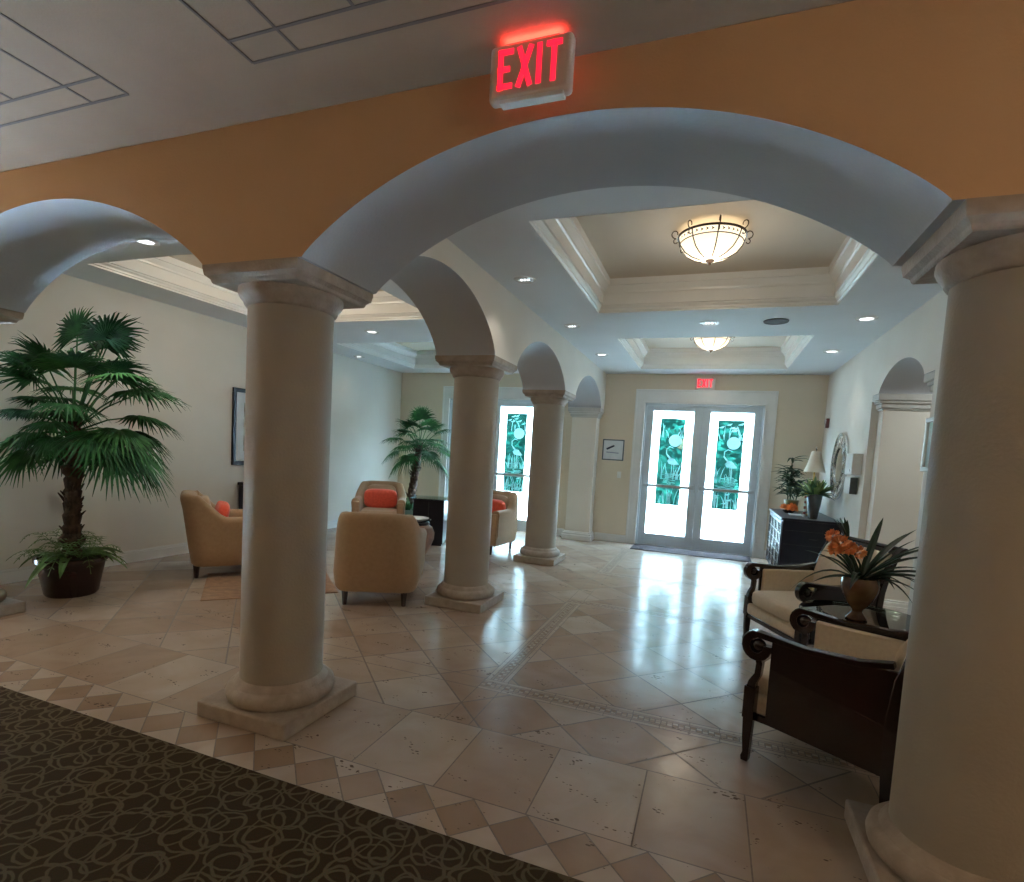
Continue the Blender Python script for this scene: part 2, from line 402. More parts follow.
# right-hand passage beyond the arch is covered by the same grid (XB); entrance strip
me = bpy.data.meshes.new('floor'); me.from_pydata(fv, [], ff); at = me.attributes.new('tile', 'FLOAT', 'FACE'); at.data.foreach_set('value', fa)
me.materials.append(travertine); fl = bpy.data.objects.new('floor', me); COL.objects.link(fl); fl['kind'] = 'structure'
MB().box(XA, XB, 1.80, YW + .25, -.12, -.0015).build('floor_grout', grout, kind='structure')
tag(MB().box(-9, 6, -5, 1.80, -.06, .006).build('carpet', carpetm, kind='structure'), 'dark olive carpet with looping ring pattern in the hall', 'carpet')

# ceiling with four coffers
COF = [(-1.218, .9375, 3.34, 5.585), (-1.218, .9375, 6.80, 9.07), (-5.45, -3.09, 3.34, 5.585), (-5.45, -3.09, 6.80, 9.07)]
cx_ = [XL - .02, -5.45, -3.09, -1.218, .9375, XRW + .05]; cy_ = [YB - .02, 3.34, 5.585, 6.80, 9.07, YW + .05]
b = MB()
for i in range(5):
    for j in range(5):
        if i in (1, 3) and j in (1, 3): continue
        b.add([(cx_[i], cy_[j], ZC), (cx_[i + 1], cy_[j], ZC), (cx_[i + 1], cy_[j + 1], ZC), (cx_[i], cy_[j + 1], ZC)], [(3, 2, 1, 0)])
b.build('ceiling', white, kind='structure', fix=False)
PROF = [(-.001, .001), (0, -.002), (.002, .012), (.014, .018), (.016, .034), (.032, .05), (.036, .062), (.05, .066), (.052, .168), (.066, .176), (.070, .192), (.098, .226), (.104, .236), (.12, .24), (.122, .30)]
for k, (a, b_, c, d) in enumerate(COF):
    q = MB(); vs = []; fs = []
    for o, z in PROF: vs += [(a + o, c + o, ZC + z), (b_ - o, c + o, ZC + z), (b_ - o, d - o, ZC + z), (a + o, d - o, ZC + z)]
    for j in range(len(PROF) - 1):
        for i in range(4): fs.append((j * 4 + i, j * 4 + (i + 1) % 4, (j + 1) * 4 + (i + 1) % 4, (j + 1) * 4 + i))
    q.add(vs, fs, 0).build('trim_%d' % (k + 1), trimw, smooth=0, kind='structure')
    MB().box(a + .1, b_ - .1, c + .1, d - .1, ZC + .30, ZC + .34).build('ceiling_tray_%d' % (k + 1), tray, kind='structure')
# lid above the coffers and outer skin
MB().box(-9, 6, YF, YW + .3, 3.36, 3.5).build('ceiling_slab', white, kind='structure')

# hall ceiling with tile grooves, hall walls
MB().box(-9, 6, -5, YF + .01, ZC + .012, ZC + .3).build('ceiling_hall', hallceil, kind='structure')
b = MB()
def gr(x0, x1, y0, y1): b.box(x0, x1, y0, y1, ZC + .009, ZC + .016)
for x0, x1, inner in ((-6.3, -2.56, (-2.795, -3.15, -3.75, -4.35, -4.95, -5.55, -6.1)), (-1.84, 1.4, (-1.61, -1.27, -.67, -.07, .53, 1.1))):
    w = .006
    gr(x0, x1, 1.735 - w, 1.735 + w); gr(x0, x1, 1.618 - w, 1.618 + w)
    for yy in (1.02, .42, -.18, -.78, -1.4): gr(x0, x1, yy - w, yy + w)
    for xx in (x0, x1): gr(xx - w, xx + w, -2, 1.735)
    for n_, xx in enumerate(inner): gr(xx - w, xx + w, -2, 1.618 if n_ == 1 else 1.735)
b.build('ceiling_hall_joints', groove, kind='structure')
MB().box(-9, 6, -5.1, -5, 0, 3.2).build('wall_back', orange, kind='structure')
MB().box(-9.1, -9, -5, YB, 0, 3.2).build('wall_hall_left', orange, kind='structure')
MB().box(6, 6.1, -5, YB, 0, 3.2).build('wall_hall_right', orange, kind='structure')

# arcade walls: columns of quads between samples; openings are lists of (centre, half width, rise)
def arch_z(x, ops):
    for c, hw, rise, e in ops:
        if abs(x - c) < hw:
            t = abs(x - c); R = (hw * hw + rise * rise) / (2 * rise); zc = math.sqrt(R * R - t * t) - (R - rise)
            ze = rise * math.sqrt(1 - (t / hw) ** 2)
            return ZCAP + zc * (1 - e) + ze * e
    return ZCAP
def arcade(name, along, s0, s1, p0, p1, ops, mats, ztop=ZC + .014):
    S_ = {s0, s1}
    for c, hw, rise, e in ops:
        for k in range(65):
            S_.add(min(max(c - hw * math.cos(PI * k / 64), s0), s1))
    S_ = sorted(S_); q = MB()
    for i in range(len(S_) - 1):
        a, c = S_[i], S_[i + 1]
        if c - a < 1e-5: continue
        za, zb = arch_z(a + 1e-6, ops), arch_z(c - 1e-6, ops)
        P = (lambda s, p, z: (s, p, z)) if along == 'x' else (lambda s, p, z: (p, s, z))
        q.add([P(a, p0, za), P(c, p0, zb), P(c, p0, ztop), P(a, p0, ztop)], [(0, 1, 2, 3)], 0)
        q.add([P(a, p1, za), P(c, p1, zb), P(c, p1, ztop), P(a, p1, ztop)], [(3, 2, 1, 0)], 1)
        q.add([P(a, p0, za), P(c, p0, zb), P(c, p1, zb), P(a, p1, za)], [(0, 1, 2, 3)], 2)
    q.add([P(s0, p0, ZCAP), P(s0, p1, ZCAP), P(s0, p1, ztop), P(s0, p0, ztop), P(s1, p0, ZCAP), P(s1, p1, ZCAP), P(s1, p1, ztop), P(s1, p0, ztop)], [(0, 1, 2, 3), (4, 5, 6, 7)], 0)
    return q.build(name, mats, smooth=25, kind='structure', fix=False)
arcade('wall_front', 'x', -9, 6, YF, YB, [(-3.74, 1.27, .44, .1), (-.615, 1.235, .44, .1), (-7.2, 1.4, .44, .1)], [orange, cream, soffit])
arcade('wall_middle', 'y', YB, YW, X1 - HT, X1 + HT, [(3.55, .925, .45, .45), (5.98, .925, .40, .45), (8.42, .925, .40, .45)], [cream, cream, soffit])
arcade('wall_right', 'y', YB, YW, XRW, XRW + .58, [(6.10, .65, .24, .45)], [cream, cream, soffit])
# solid parts of the right wall and passage behind it
MB().box(XRW, XRW + .58, YB, 5.21, 0, ZCAP).build('wall_right_pier', cream, kind='structure')
MB().box(XRW, XRW + .58, 6.98, YW, 0, ZCAP).build('wall_right_far', cream, kind='structure')
MB().box(3.9, 4.0, YB, YW, 0, 3.2).build('wall_passage', cream, kind='structure')
MB().box(XRW + .58, 4.0, YB, YW, ZC + .01, 3.2).build('ceiling_passage', white, kind='structure')
MB().box(1.62, 6, YF + .02, YB, 0, ZCAP).build('wall_front_pier', orange, kind='structure')
MB().box(XL - .15, XL, YB, YW, 0, 3.3).build('wall_left', cream, kind='structure')
MB().box(-9, -6.0, YB, YB + .1, 0, 3.3).build('wall_left_return', cream, kind='structure')

# far wall with two door openings
DW, DH = .955, 2.475   # half width and height of opening
b = MB()
edges = [XL - .15, DOOR2 - DW, DOOR2 + DW, DOOR1 - DW, DOOR1 + DW, 4.0]
for i in range(5):
    b.box(edges[i], edges[i + 1], YW, YW + .2, DH if i in (1, 3) else 0, 3.36)
b.build('wall_far', beige, smooth=0, kind='structure')
# baseboards
def bb(name, x0, x1, y0, y1):
    dx = 1 if x1 - x0 < y1 - y0 else 0
    q = MB().box(x0, x1, y0, y1, 0, .11)
    if dx: q.box(x0 if x0 < -5 else x0 + .006, x1 - .006 if x0 < -5 else x1, y0, y1, .11, .135)
    else: q.box(x0, x1, y0 + .006, y1, .11, .135)
    q.build(name, trimw, kind='structure', bevel=.003)
bb('baseboard_left', XL, XL + .018, YB + .1, YW)
bb('baseboard_far', XL + .02, DOOR2 - DW - .13, YW - .018, YW)
bb('baseboard_far', DOOR2 + DW + .13, X1 - HT, YW - .018, YW)
bb('baseboard_far', X1 + HT - .02, DOOR1 - DW - .17, YW - .018, YW)
bb('baseboard_far', DOOR1 + DW + .17, XRW, YW - .018, YW)
bb('baseboard_right', XRW - .018, XRW, 6.99, YW - .02)
bb('baseboard_right', XRW - .018, XRW, YB + .01, 5.2)

# ------------------------------------------------------------------ doors
class Flat(MB):
    """marks etched on the face of a pane: flat shapes in the plane y = s.y"""
    def __init__(s, y): super().__init__(); s.y = y
    def plate(s, poly): return s.add([(a, s.y, b) for a, b in poly], [tuple(range(len(poly)))])
    def line(s, pts, w):
        W = w if isinstance(w, list) else [w] * len(pts); vs = []
        for i, p in enumerate(pts):
            a, c = pts[max(i - 1, 0)], pts[min(i + 1, len(pts) - 1)]; d = Vector((c[0] - a[0], c[1] - a[1])).normalized()
            vs += [(p[0] - d.y * W[i], s.y, p[1] + d.x * W[i]), (p[0] + d.y * W[i], s.y, p[1] - d.x * W[i])]
        s.add(vs, [(2 * i, 2 * i + 1, 2 * i + 3, 2 * i + 2) for i in range(len(pts) - 1)])
def make_door(cx, n):
    r = bpy.data.objects.new('door_%d' % n, None); COL.objects.link(r); r['kind'] = 'structure'; r.location = (cx, YW, 0)
    cw = .165 if n == 1 else .14
    q = MB()
    for s in (-1, 1):
        q.box(min(s * (DW - .01), s * (DW + cw)), max(s * (DW - .01), s * (DW + cw)), -.022, 0, 0, DH + .235)
        q.box(min(s * (DW - .01), s * (DW + .03)), max(s * (DW - .01), s * (DW + .03)), -.036, -.022, 0, DH + .03)
        q.box(min(s * (DW + cw - .03), s * (DW + cw)), max(s * (DW + cw - .03), s * (DW + cw)), -.034, -.022, 0, DH + .235)
    q.box(-DW, DW, -.022, 0, DH, DH + .235); q.box(-DW - .03, DW + .03, -.036, -.022, DH, DH + .03); q.box(-DW - cw, DW + cw, -.034, -.022, DH + .205, DH + .235)
    q.build('casing', trimw, r, bevel=.004)
    q = MB(); q.box(-DW, -DW + .035, .0, .12, 0, DH); q.box(DW - .035, DW, .0, .12, 0, DH); q.box(-DW, DW, 0, .12, DH - .035, DH); q.box(-DW, DW, 0, .14, 0, .018)
    q.build('door_frame', doorpaint, r, bevel=.003)
    for s in (-1, 1):
        lx0, lx1 = (-.92, -.0005) if s < 0 else (.0005, .92)
        gx0, gx1 = (lx0 + .118, lx1 - .130) if s < 0 else (lx0 + .130, lx1 - .118)
        z0, z1, g0, g1 = .018, DH - .035, .215, 2.355
        q = MB(); q.box(lx0, gx0, .03, .075, z0, z1).box(gx1, lx1, .03, .075, z0, z1).box(gx0, gx1, .03, .075, z0, g0).box(gx0, gx1, .03, .075, g1, z1)
        lf = q.build('door_leaf', doorpaint, r, bevel=.004)
        c0, c1, cz0, cz1 = gx0 + .13, gx1 - .135, .745, 2.225
        q = MB()
        for a_, b_, c_, d_ in ((gx0, c0, g0, g1), (c1, gx1, g0, g1), (c0, c1, g0, cz0), (c0, c1, cz1, g1)):
            q.add([(a_, .047, c_), (b_, .047, c_), (b_, .047, d_), (a_, .047, d_)], [(0, 1, 2, 3)])
        q.build('frosted_border', frosted, lf, smooth=0)
        MB().box(c0, c1, .048, .054, cz0, cz1).build('clear_pane', clear, lf, smooth=0)
        # etched picture: sun disc, wading bird, reeds and ripples
        e = Flat(.0455); mx_ = (c0 + c1) / 2
        e.plate([(mx_ + .06 + .105 * math.cos(a * PI / 16), 1.85 + .105 * math.sin(a * PI / 16)) for a in range(32)])
        def line(pts, w): e.line(pts, w)
        bx = mx_ - .02
        line([(bx + .07, 1.72), (bx + .0, 1.74), (bx - .05, 1.70), (bx - .05, 1.62), (bx, 1.56), (bx + .04, 1.52)], [.003, .007, .009, .009, .014, .02])
        e.plate([(bx - .03, 1.50), (bx + .02, 1.56), (bx + .10, 1.53), (bx + .17, 1.44), (bx + .08, 1.43), (bx + .0, 1.45)])
        line([(bx + .05, 1.45), (bx + .055, 1.33), (bx + .045, 1.20)], .004); line([(bx + .08, 1.45), (bx + .09, 1.33), (bx + .085, 1.20)], .004)
        rr = random.Random(n * 10 + s)
        for k in range(40):
            xx = rr.uniform(c0 + .01, c1 - .01); zz = rr.choice((.76, .76, 1.18, 1.18, 1.9)); hh = rr.uniform(.12, .32); bend = rr.uniform(-.08, .08)
            if zz > 1.8: hh = rr.uniform(.1, .25)
            pts = [(min(max(xx + bend * t * t, c0 + .004), c1 - .004), min(zz + hh * t, cz1 - .01)) for t in (0, .35, .7, 1)]
            line(pts, [.006, .006, .005, .002])
        for k in range(9):
            zz = 1.10 + k * .022; a = rr.uniform(c0 + .01, mx_); bb_ = rr.uniform(mx_, c1 - .01)
            line([(a + (bb_ - a) * t, zz + .006 * math.sin(9 * t + k)) for t in (0, .25, .5, .75, 1)], .0035)
        if s > 0:
            for k in range(12):
                a = rr.uniform(c0 + .03, c1 - .05); zz = rr.uniform(1.95, 2.18) if k < 7 else rr.uniform(.78, 1.0)
                e.plate([(a - .05, zz), (a, zz + .02), (a + .05, zz + .035), (a + .02, zz - .004)])
        e.build('etched_motif', frosted, lf, smooth=0)
        # push bar and its end case
        q = MB(); q.box(lx0 + .05, lx1 - .05, -.045, -.012, 1.035, 1.085)
        q.box(*((lx1 - .10, lx1 - .045) if s < 0 else (lx0 + .045, lx0 + .10)), -.035, .03, 1.03, 1.10)
        q.box(*((lx0 + .03, lx0 + .07) if s < 0 else (lx1 - .07, lx1 - .03)), -.035, .03, 1.035, 1.085)
        q.build('push_bar', metalg, lf, bevel=.003)
        MB().tube([(lx1 - .03, .03, 1.12), (lx1 - .03, -.01, 1.12), (lx1 - .03, -.01, .98), (lx1 - .03, .03, .98)] if s < 0 else [(lx0 + .03, .03, 1.12), (lx0 + .03, -.01, 1.12), (lx0 + .03, -.01, .98), (lx0 + .03, .03, .98)], .008, 8).build('door_handle', metalg, lf)
make_door(DOOR1, 1); make_door(DOOR2, 2)

# ------------------------------------------------------------------ outdoors beyond the doors
MB().box(-20, 16, YW + .2, 34, -.2, -.03).build('ground_outside', outwhite, kind='structure')
random.seed(21); b = MB()
for k in range(9000):
    x, y, z = random.uniform(-12, 9), random.uniform(13.3, 14.3), random.uniform(.0, 4.6)
    y += .4 * math.sin(x * 2.3) + .3 * math.sin(z * 3)
    s_ = random.uniform(.06, .17); a = random.uniform(0, 2 * PI); t = Vector((math.cos(a), random.uniform(-.5, .5), math.sin(a))).normalized()
    w = t.cross(Vector((random.uniform(-.5, .5), -1, random.uniform(-.5, .5)))).normalized(); p = Vector((x, y, z))
    b.add([p, p + t * s_ + w * s_ * .3, p + t * s_ * 2, p + t * s_ - w * s_ * .3], [(0, 1, 2, 3)])
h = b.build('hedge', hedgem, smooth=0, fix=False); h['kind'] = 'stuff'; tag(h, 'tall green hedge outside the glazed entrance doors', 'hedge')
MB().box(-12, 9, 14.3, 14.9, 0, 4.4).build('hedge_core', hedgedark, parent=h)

# ------------------------------------------------------------------ columns
def make_column(label, loc):
    t = thing('column', label, 'column', loc); t['kind'] = 'thing'
    MB().box(-HT, HT, -HT, HT, 0, .085).build('plinth', stone, t, bevel=.008)
    MB().lathe([(.262, .085), (.278, .10), (.284, .125), (.278, .150), (.262, .165), (.246, .168), (.240, .178), (.232, .19), (.222, .20), (.214, .205)], 48).build('base_moulding', stone, t)
    MB().lathe([(.2155, .20), (.2155, 1.2), (.2145, 2.18)], 64).build('shaft', shaftm, t)
    MB().lathe([(.215, 2.165), (.225, 2.17), (.232, 2.18), (.236, 2.195), (.254, 2.215), (.262, 2.235), (.260, 2.25), (.262, 2.262), (.262, 2.27)], 48).build('echinus', stone, t)
    q = MB(); prof = [(.262, 2.255), (.268, 2.262), (.272, 2.275), (.285, 2.287), (HT - .002, 2.292), (HT + .004, 2.325), (HT + .004, ZCAP)]
    vs = []; fs = []
    for o, z in prof: vs += [(-o, -o, z), (o, -o, z), (o, o, z), (-o, o, z)]
    for j in range(len(prof) - 1):
        for i in range(4): fs.append((j * 4 + i, j * 4 + (i + 1) % 4, (j + 1) * 4 + (i + 1) % 4, (j + 1) * 4 + i))
    e = (len(prof) - 1) * 4; fs += [(3, 2, 1, 0), (e, e + 1, e + 2, e + 3)]
    q.add(vs, fs).build('abacus', stone, t, smooth=20)
    return t
c1 = make_column('plaster column on a square base, carrying the left end of the widest arch', (X1, YC[0], 0))
c1['group'] = 'round columns of the arcades'
dup(c1, (X1, YC[1], 0), 0, 'middle column of the inner row, beside the back of a tan armchair')
dup(c1, (X1, YC[2], 0), 0, 'smallest, farthest free-standing column of the inner row')
dup(c1, (XR, YC[0], 0), 0, 'big near column at the right, in front of the mahogany chair')
dup(c1, (X0, YC[0], 0), 0, 'column at the left frame edge, only a corner of its base showing')

capst = mat('painted_capital', (.55, .55, .53), (.50, .50, .48), .6, 8, .1, 70)
def pilaster(name, label, x0, x1, y0, y1, ext):
    """half pier with base and capital; ext = sides the mouldings wrap (xm, xp, ym, yp)"""
    t = thing(name, label, 'pilaster', ((x0 + x1) / 2, (y0 + y1) / 2, 0)); cx, cy = (x0 + x1) / 2, (y0 + y1) / 2
    def bx(q, e, z0, z1): q.box(x0 - cx - e * ext[0], x1 - cx + e * ext[1], y0 - cy - e * ext[2], y1 - cy + e * ext[3], z0, z1)
    q = MB(); bx(q, 0, .1, 2.2); q.build('shaft', cream, t, bevel=.004)
    q = MB(); bx(q, .05, 0, .09); bx(q, .035, .09, .13); bx(q, .02, .13, .15); q.build('plinth', trimw, t, bevel=.006)
    q = MB(); bx(q, .015, 2.17, 2.19); bx(q, .03, 2.19, 2.24); bx(q, .05, 2.24, 2.27); bx(q, .07, 2.27, ZCAP - .002); q.build('capital', capst, t, bevel=.008)
pilaster('pilaster', 'white pilaster against the far wall, ending the column row', X1 - .21, X1 + .23, 9.36, YW - .001, (1, 1, 1, 0))
pilaster('pilaster', 'pilaster in the arched opening at right, beside the wall dispenser', XRW + .07, XRW + .51, 6.80, 6.979, (1, 1, 1, 0))
pilaster('pilaster', 'near jamb pilaster of the right opening, mostly hidden by the big column', XRW + .07, XRW + .51, 5.211, 5.38, (1, 1, 0, 1))
for o in list(COL.objects):
    if o.name.startswith('pilaster') and o.type == 'EMPTY': o['kind'] = 'thing'

# ------------------------------------------------------------------ signs, ceiling fittings
def letters(q, txt, x, z, w, h, t, y, d, gap, mi=0):
    """block capitals as bars, drawn in the XZ plane"""
    def bar(a, b):
        (ax, az), (bx, bz) = a, b; v = Vector((bx - ax, bz - az)); L = v.length; nn = Vector((-v.y, v.x)) / L * t / 2
        q.plate([(ax + nn.x, az + nn.y), (ax - nn.x, az - nn.y), (bx - nn.x, bz - nn.y), (bx + nn.x, bz + nn.y)], d, 'y', y, mi)
    for c in txt:
        hh = t / 2
        if c == 'E':
            bar((x + hh, z), (x + hh, z + h))
            for k in (hh, h / 2, h - hh): bar((x, z + k), (x + w * (.8 if k == h / 2 else 1), z + k))
            x += w + gap
        elif c == 'X': bar((x + hh * .6, z), (x + w - hh * .6, z + h)); bar((x + hh * .6, z + h), (x + w - hh * .6, z)); x += w + gap
        elif c == 'I': bar((x + hh, z), (x + hh, z + h)); x += t + gap
        elif c == 'T': bar((x, z + h - hh), (x + w, z + h - hh)); bar((x + w / 2, z), (x + w / 2, z + h)); x += w + gap
def exit_sign(name, label, loc, w, h, glow):
    t = thing(name, label, 'exit sign', loc)
    MB().box(-w / 2, w / 2, -.05, 0, 0, h).build('housing', signface, t, bevel=.016, seg=3)
    q = MB(); lw = w * .185; tt = w * .062; tot = 3 * lw + tt + 3 * w * .05
    letters(q, 'EXIT', -tot / 2, h * .18, lw, h * .70, tt, -.0535, .004, w * .05)
    q.build('lettering', ledred, t, smooth=0)
    MB().box(-w * .36, w * .42, -.045, -.006, -.010, .012).build('lens', clearpl, t, bevel=.004)
    MB().box(-w * .33, w * .33, -.038, -.012, h - .001, h + .004).build('light_bar', ledredtop if glow else signface, t)
    if glow: light('exit_glow', 'AREA', (loc[0], loc[1] - .025, loc[2] + h + .006), glow, (1, .06, .05), w * .7, .03, (PI, 0, 0))
exit_sign('exit_sign', 'large glowing red exit sign under the hall ceiling above the widest arch', (-.72, 1.935, 2.765), .31, .195, .42)
exit_sign('exit_sign', 'small red exit sign above the far glazed double door', (-.215, YW - .001, 2.715), .31, .195, 0)

def downlight(x, y, label, on, e=9, col=(.95, .97, 1)):
    t = thing('downlight', label, 'ceiling light', (x, y, ZC), 0, 'recessed ceiling lights')
    MB().lathe([(.058, -.001), (.062, -.010), (.092, -.008), (.096, -.001)], 32, close=False).build('trim_ring', trimw, t)
    MB().lathe([(.060, -.003), (.045, -.004), (.0, -.0045)], 32, close=False).build('lens' if on else 'baffle', lit if on else metalg, t)
    if not on:
        for k in range(3): MB().blob(((k - 1) * .03, .0, -.008), .011, .011, .006, n=10, m=6).build('lamp_face', lit, t)
    light('downlight_beam', 'SPOT', (x, y, ZC - .02), e * .5, col, .05, rot=(0, 0, 0), spot=math.radians(95), blend=.8)
NEU = (1, .92, .80)
downlight(-1.62, 4.43, 'recessed light with dark baffle near the lip of the first coffer, left side', False, 9, NEU)
downlight(-1.62, 6.09, 'recessed light with dark baffle above the middle inner column', False, 9, NEU)
downlight(-1.61, 7.81, 'lit recessed light beside the farthest column of the inner row', True, 10, NEU)
downlight(-.148, 6.107, 'recessed light between the two coffers, in line with the bowl lamps', False, 8, NEU)
downlight(1.275, 6.10, 'lit recessed light to the right of the round ceiling speaker', True, 9, NEU)
downlight(1.275, 7.71, 'lit recessed light nearest the round wall mirror', True, 9, NEU)
downlight(-4.28, 3.04, 'lit recessed light seen through the left arch above the palm', True, 48, NEU)
downlight(-4.34, 6.12, 'recessed light of the side room between its two coffers', True, 40, NEU)
downlight(-5.80, 7.84, 'recessed light of the side room close to its left wall', False, 5, NEU)
downlight(-4.27, 9.36, 'recessed light of the side room close to its glazed door', True, 4, NEU)
light('passage_fill', 'POINT', (2.9, 6.0, 2.7), 13, (.95, 1, .95), .12)  # unseen fill light without a fixture, added to lighten the passage behind the arch
sp_ = thing('ceiling_speaker', 'round grey speaker grille in the white ceiling between the coffers', 'speaker', (.49, 6.11, ZC))
MB().lathe([(.10, -.001), (.105, -.012), (.115, -.012), (.12, -.001)], 32, close=False).build('rim', greym, sp_)
MB().lathe([(.102, -.006), (.05, -.010), (0, -.011)], 32, close=False).build('grille', greym, sp_)

def bowl_lamp(label, loc, power=4):
    t = thing('ceiling_lamp', label, 'ceiling light', loc)   # loc at the tray ceiling
    MB().lathe([(.0, 0), (.09, 0), (.095, -.02), (.05, -.03), (.02, -.035), (.02, -.06), (0, -.06)], 24, close=False).build('canopy', bronze, t)
    prof = [(.240, -.055), (.238, -.075), (.222, -.12), (.185, -.17), (.13, -.205), (.07, -.225), (.02, -.232), (0, -.232)]
    MB().lathe(prof, 48, close=False).build('glass_bowl', bulbglass, t)
    q = MB(); q.lathe([(.240, -.050), (.250, -.050), (.250, -.064), (.240, -.064), (.240, -.050)], 48, close=False)
    q.lathe([(.2285, -.108), (.2325, -.106), (.2315, -.111), (.2275, -.112)], 48, close=False)
    q.build('rim_band', bronze, t)
    for k in range(40):                                    # leaf garland between the bands, one run per glass panel
        a = 2 * PI * k / 40 + .2
        if k % 5 == 0: q = MB(); continue
        p = Vector((.237 * math.cos(a), .237 * math.sin(a), -.084)); tg = Vector((-math.sin(a), math.cos(a), 0)); u = Vector((0, 0, 1)); o = Vector((math.cos(a), math.sin(a), 0)) * .004
        q.add([p - tg * .012 + u * .014 + o, p + tg * .012 + o, p - tg * .012 - u * .014 + o, p - tg * .004 + o], [(0, 1, 2, 3)])
        if k % 5 == 4: q.build('leaf_pattern', bronze, t, smooth=0, fix=False)
    for k in range(8):
        a = 2 * PI * k / 8 + .2; ca, sa = math.cos(a), math.sin(a)
        rib = [((r + .004) * ca, (r + .004) * sa, z) for r, z in prof[:-2]]
        MB().tube(rib, .0045, 6).build('rib', bronze, t)
        sc = []
        for i in range(15):
            th = -PI / 2 + i / 14 * 1.6 * PI; rr = .034 * (1 - i / 24)
            sc.append(((.268 + rr * math.cos(th)) * ca, (.268 + rr * math.cos(th)) * sa, -.035 + rr * math.sin(th)))
        sc2 = []
        for i in range(12):
            th = PI / 2 - i / 11 * 1.4 * PI; rr = .022 * (1 - i / 20)
            sc2.append(((.262 + rr * math.cos(th)) * ca, (.262 + rr * math.cos(th)) * sa, -.092 + rr * math.sin(th)))
        MB().tube(sc, .004, 6).tube(sc2, .0035, 6).build('scroll', bronze, t)
    MB().lathe([(0, -.222), (.030, -.226), (.034, -.236), (.02, -.246), (.010, -.252), (.012, -.262), (0, -.268)], 20, close=False).build('finial', bronze, t)
    light('bowl_bulb', 'POINT', (loc[0], loc[1], loc[2] - .35), power, (1, .85, .66), .2)
    return t
bowl_lamp('large glowing bowl lamp with scrolled bronze frame in the nearest coffer', (-.14, 4.46, ZC + .30))
bowl_lamp('smaller-looking glowing bowl lamp in the far coffer before the entrance door', (-.14, 7.93, ZC + .30))
bowl_lamp('added bowl lamp brightening the side room, hidden behind the capital of the nearest column', (-4.27, 4.46, ZC + .30), 11)  # unseen extra lamp, added so the side room's left wall gets more light

# ------------------------------------------------------------------ wall things
t = thing('wall_plaque', 'small framed white notice with a blue pen mark beside the entrance door', 'sign', (-1.665, YW - .002, 1.635))
q = MB(); q.box(-.19, .19, -.016, 0, .165, .185).box(-.19, .19, -.016, 0, -.185, -.165).box(-.19, -.17, -.016, 0, -.165, .165).box(.17, .19, -.016, 0, -.165, .165); q.build('frame', mat('slate_frame', (.10, .14, .17), rough=.5), t)
MB().box(-.17, .17, -.008, 0, -.165, .165).build('notice', paper, t)
q = MB(); q.plate([(-.125, .025), (-.11, -.005), (.01, .055), (.0, .085)], .003, 'y', -.011); q.blob((.005, -.0095, .07), .016, .003, .016, n=12, m=6); q.build('pen_mark', navy, t, smooth=0)
MB().plate([(-.12, -.035), (-.12, -.052), (.10, -.062), (.10, -.045)], .003, 'y', -.011).build('text_line', greytext, t, smooth=0)
t = thing('light_switch', 'cream light switch plate below the framed notice', 'switch', (-1.53, YW - .002, 1.2))
MB().box(-.035, .035, -.006, 0, -.057, .057).build('plate', plastic, t, bevel=.002); MB().box(-.012, .012, -.011, -.006, -.025, .025).build('rocker', plastic, t, bevel=.002)

t = thing('picture', 'dark framed picture on the left wall, partly behind the nearest column', 'picture', (XL + .002, 5.97, 1.62))
q = MB(); fw = .055
q.box(0, .03, -.47, .47, .52 - fw, .52).box(0, .03, -.47, .47, -.52, -.52 + fw).box(0, .03, -.47, -.47 + fw, -.52 + fw, .52 - fw).box(0, .03, .47 - fw, .47, -.52 + fw, .52 - fw); q.build('frame', blackwood, t, bevel=.006)
MB().box(0, .012, -.42, .42, -.47, .47).build('mount', paper, t); MB().box(.012, .014, -.28, .28, -.33, .33).build('print', artm, t)

t = thing('picture', 'pale blue framed picture on the right wall beside the big near column', 'picture', (XRW - .002, 4.985, 1.745))
q = MB(); q.box(-.03, 0, -.2, .2, .175, .21).box(-.03, 0, -.2, .2, -.21, -.175).box(-.03, 0, -.2, -.165, -.175, .175).box(-.03, 0, .165, .2, -.175, .175); q.build('frame', trimw, t, bevel=.004)
MB().box(-.012, 0, -.165, .165, -.175, .175).build('print', artblue, t)

# round openwork mirror
t = thing('round_mirror', 'round silver mirror with openwork frame on the wall above the cabinet', 'mirror', (XRW - .003, 8.2, 1.56))
def ringx(q, r, w, x, th, n=48):
    q.add([v for k in range(n) for a in [2 * PI * k / n] for v in ((x, (r - w) * math.cos(a), (r - w) * math.sin(a)), (x - th, (r - w) * math.cos(a), (r - w) * math.sin(a)), (x - th, (r + w) * math.cos(a), (r + w) * math.sin(a)), (x, (r + w) * math.cos(a), (r + w) * math.sin(a)))],
          [(4 * k + i, 4 * ((k + 1) % n) + i, 4 * ((k + 1) % n) + (i + 1) % 4, 4 * k + (i + 1) % 4) for k in range(n) for i in range(4)])
q = MB(); q.plate([(.25 * math.cos(a * PI / 24), .25 * math.sin(a * PI / 24)) for a in range(48)], .01, 'x', -.02); q.build('mirror_glass', mirror, t, smooth=0)
q = MB(); ringx(q, .265, .018, -.005, .03); ringx(q, .43, .014, -.005, .028); q.build('frame', silver, t)
q = MB()
for k in range(16):
    a = 2 * PI * k / 16; c_ = Vector((0, .348 * math.cos(a), .348 * math.sin(a))); pts = []
    for i in range(13):
        th = 2 * PI * i / 12; rd = Vector((0, math.cos(a), math.sin(a))); tg = Vector((0, -math.sin(a), math.cos(a)))
        pts.append(c_ + rd * .066 * math.cos(th) + tg * .056 * math.sin(th) + Vector((-.02, 0, 0)))
    q.tube(pts, .010, 6)
q.build('openwork', silver, t)
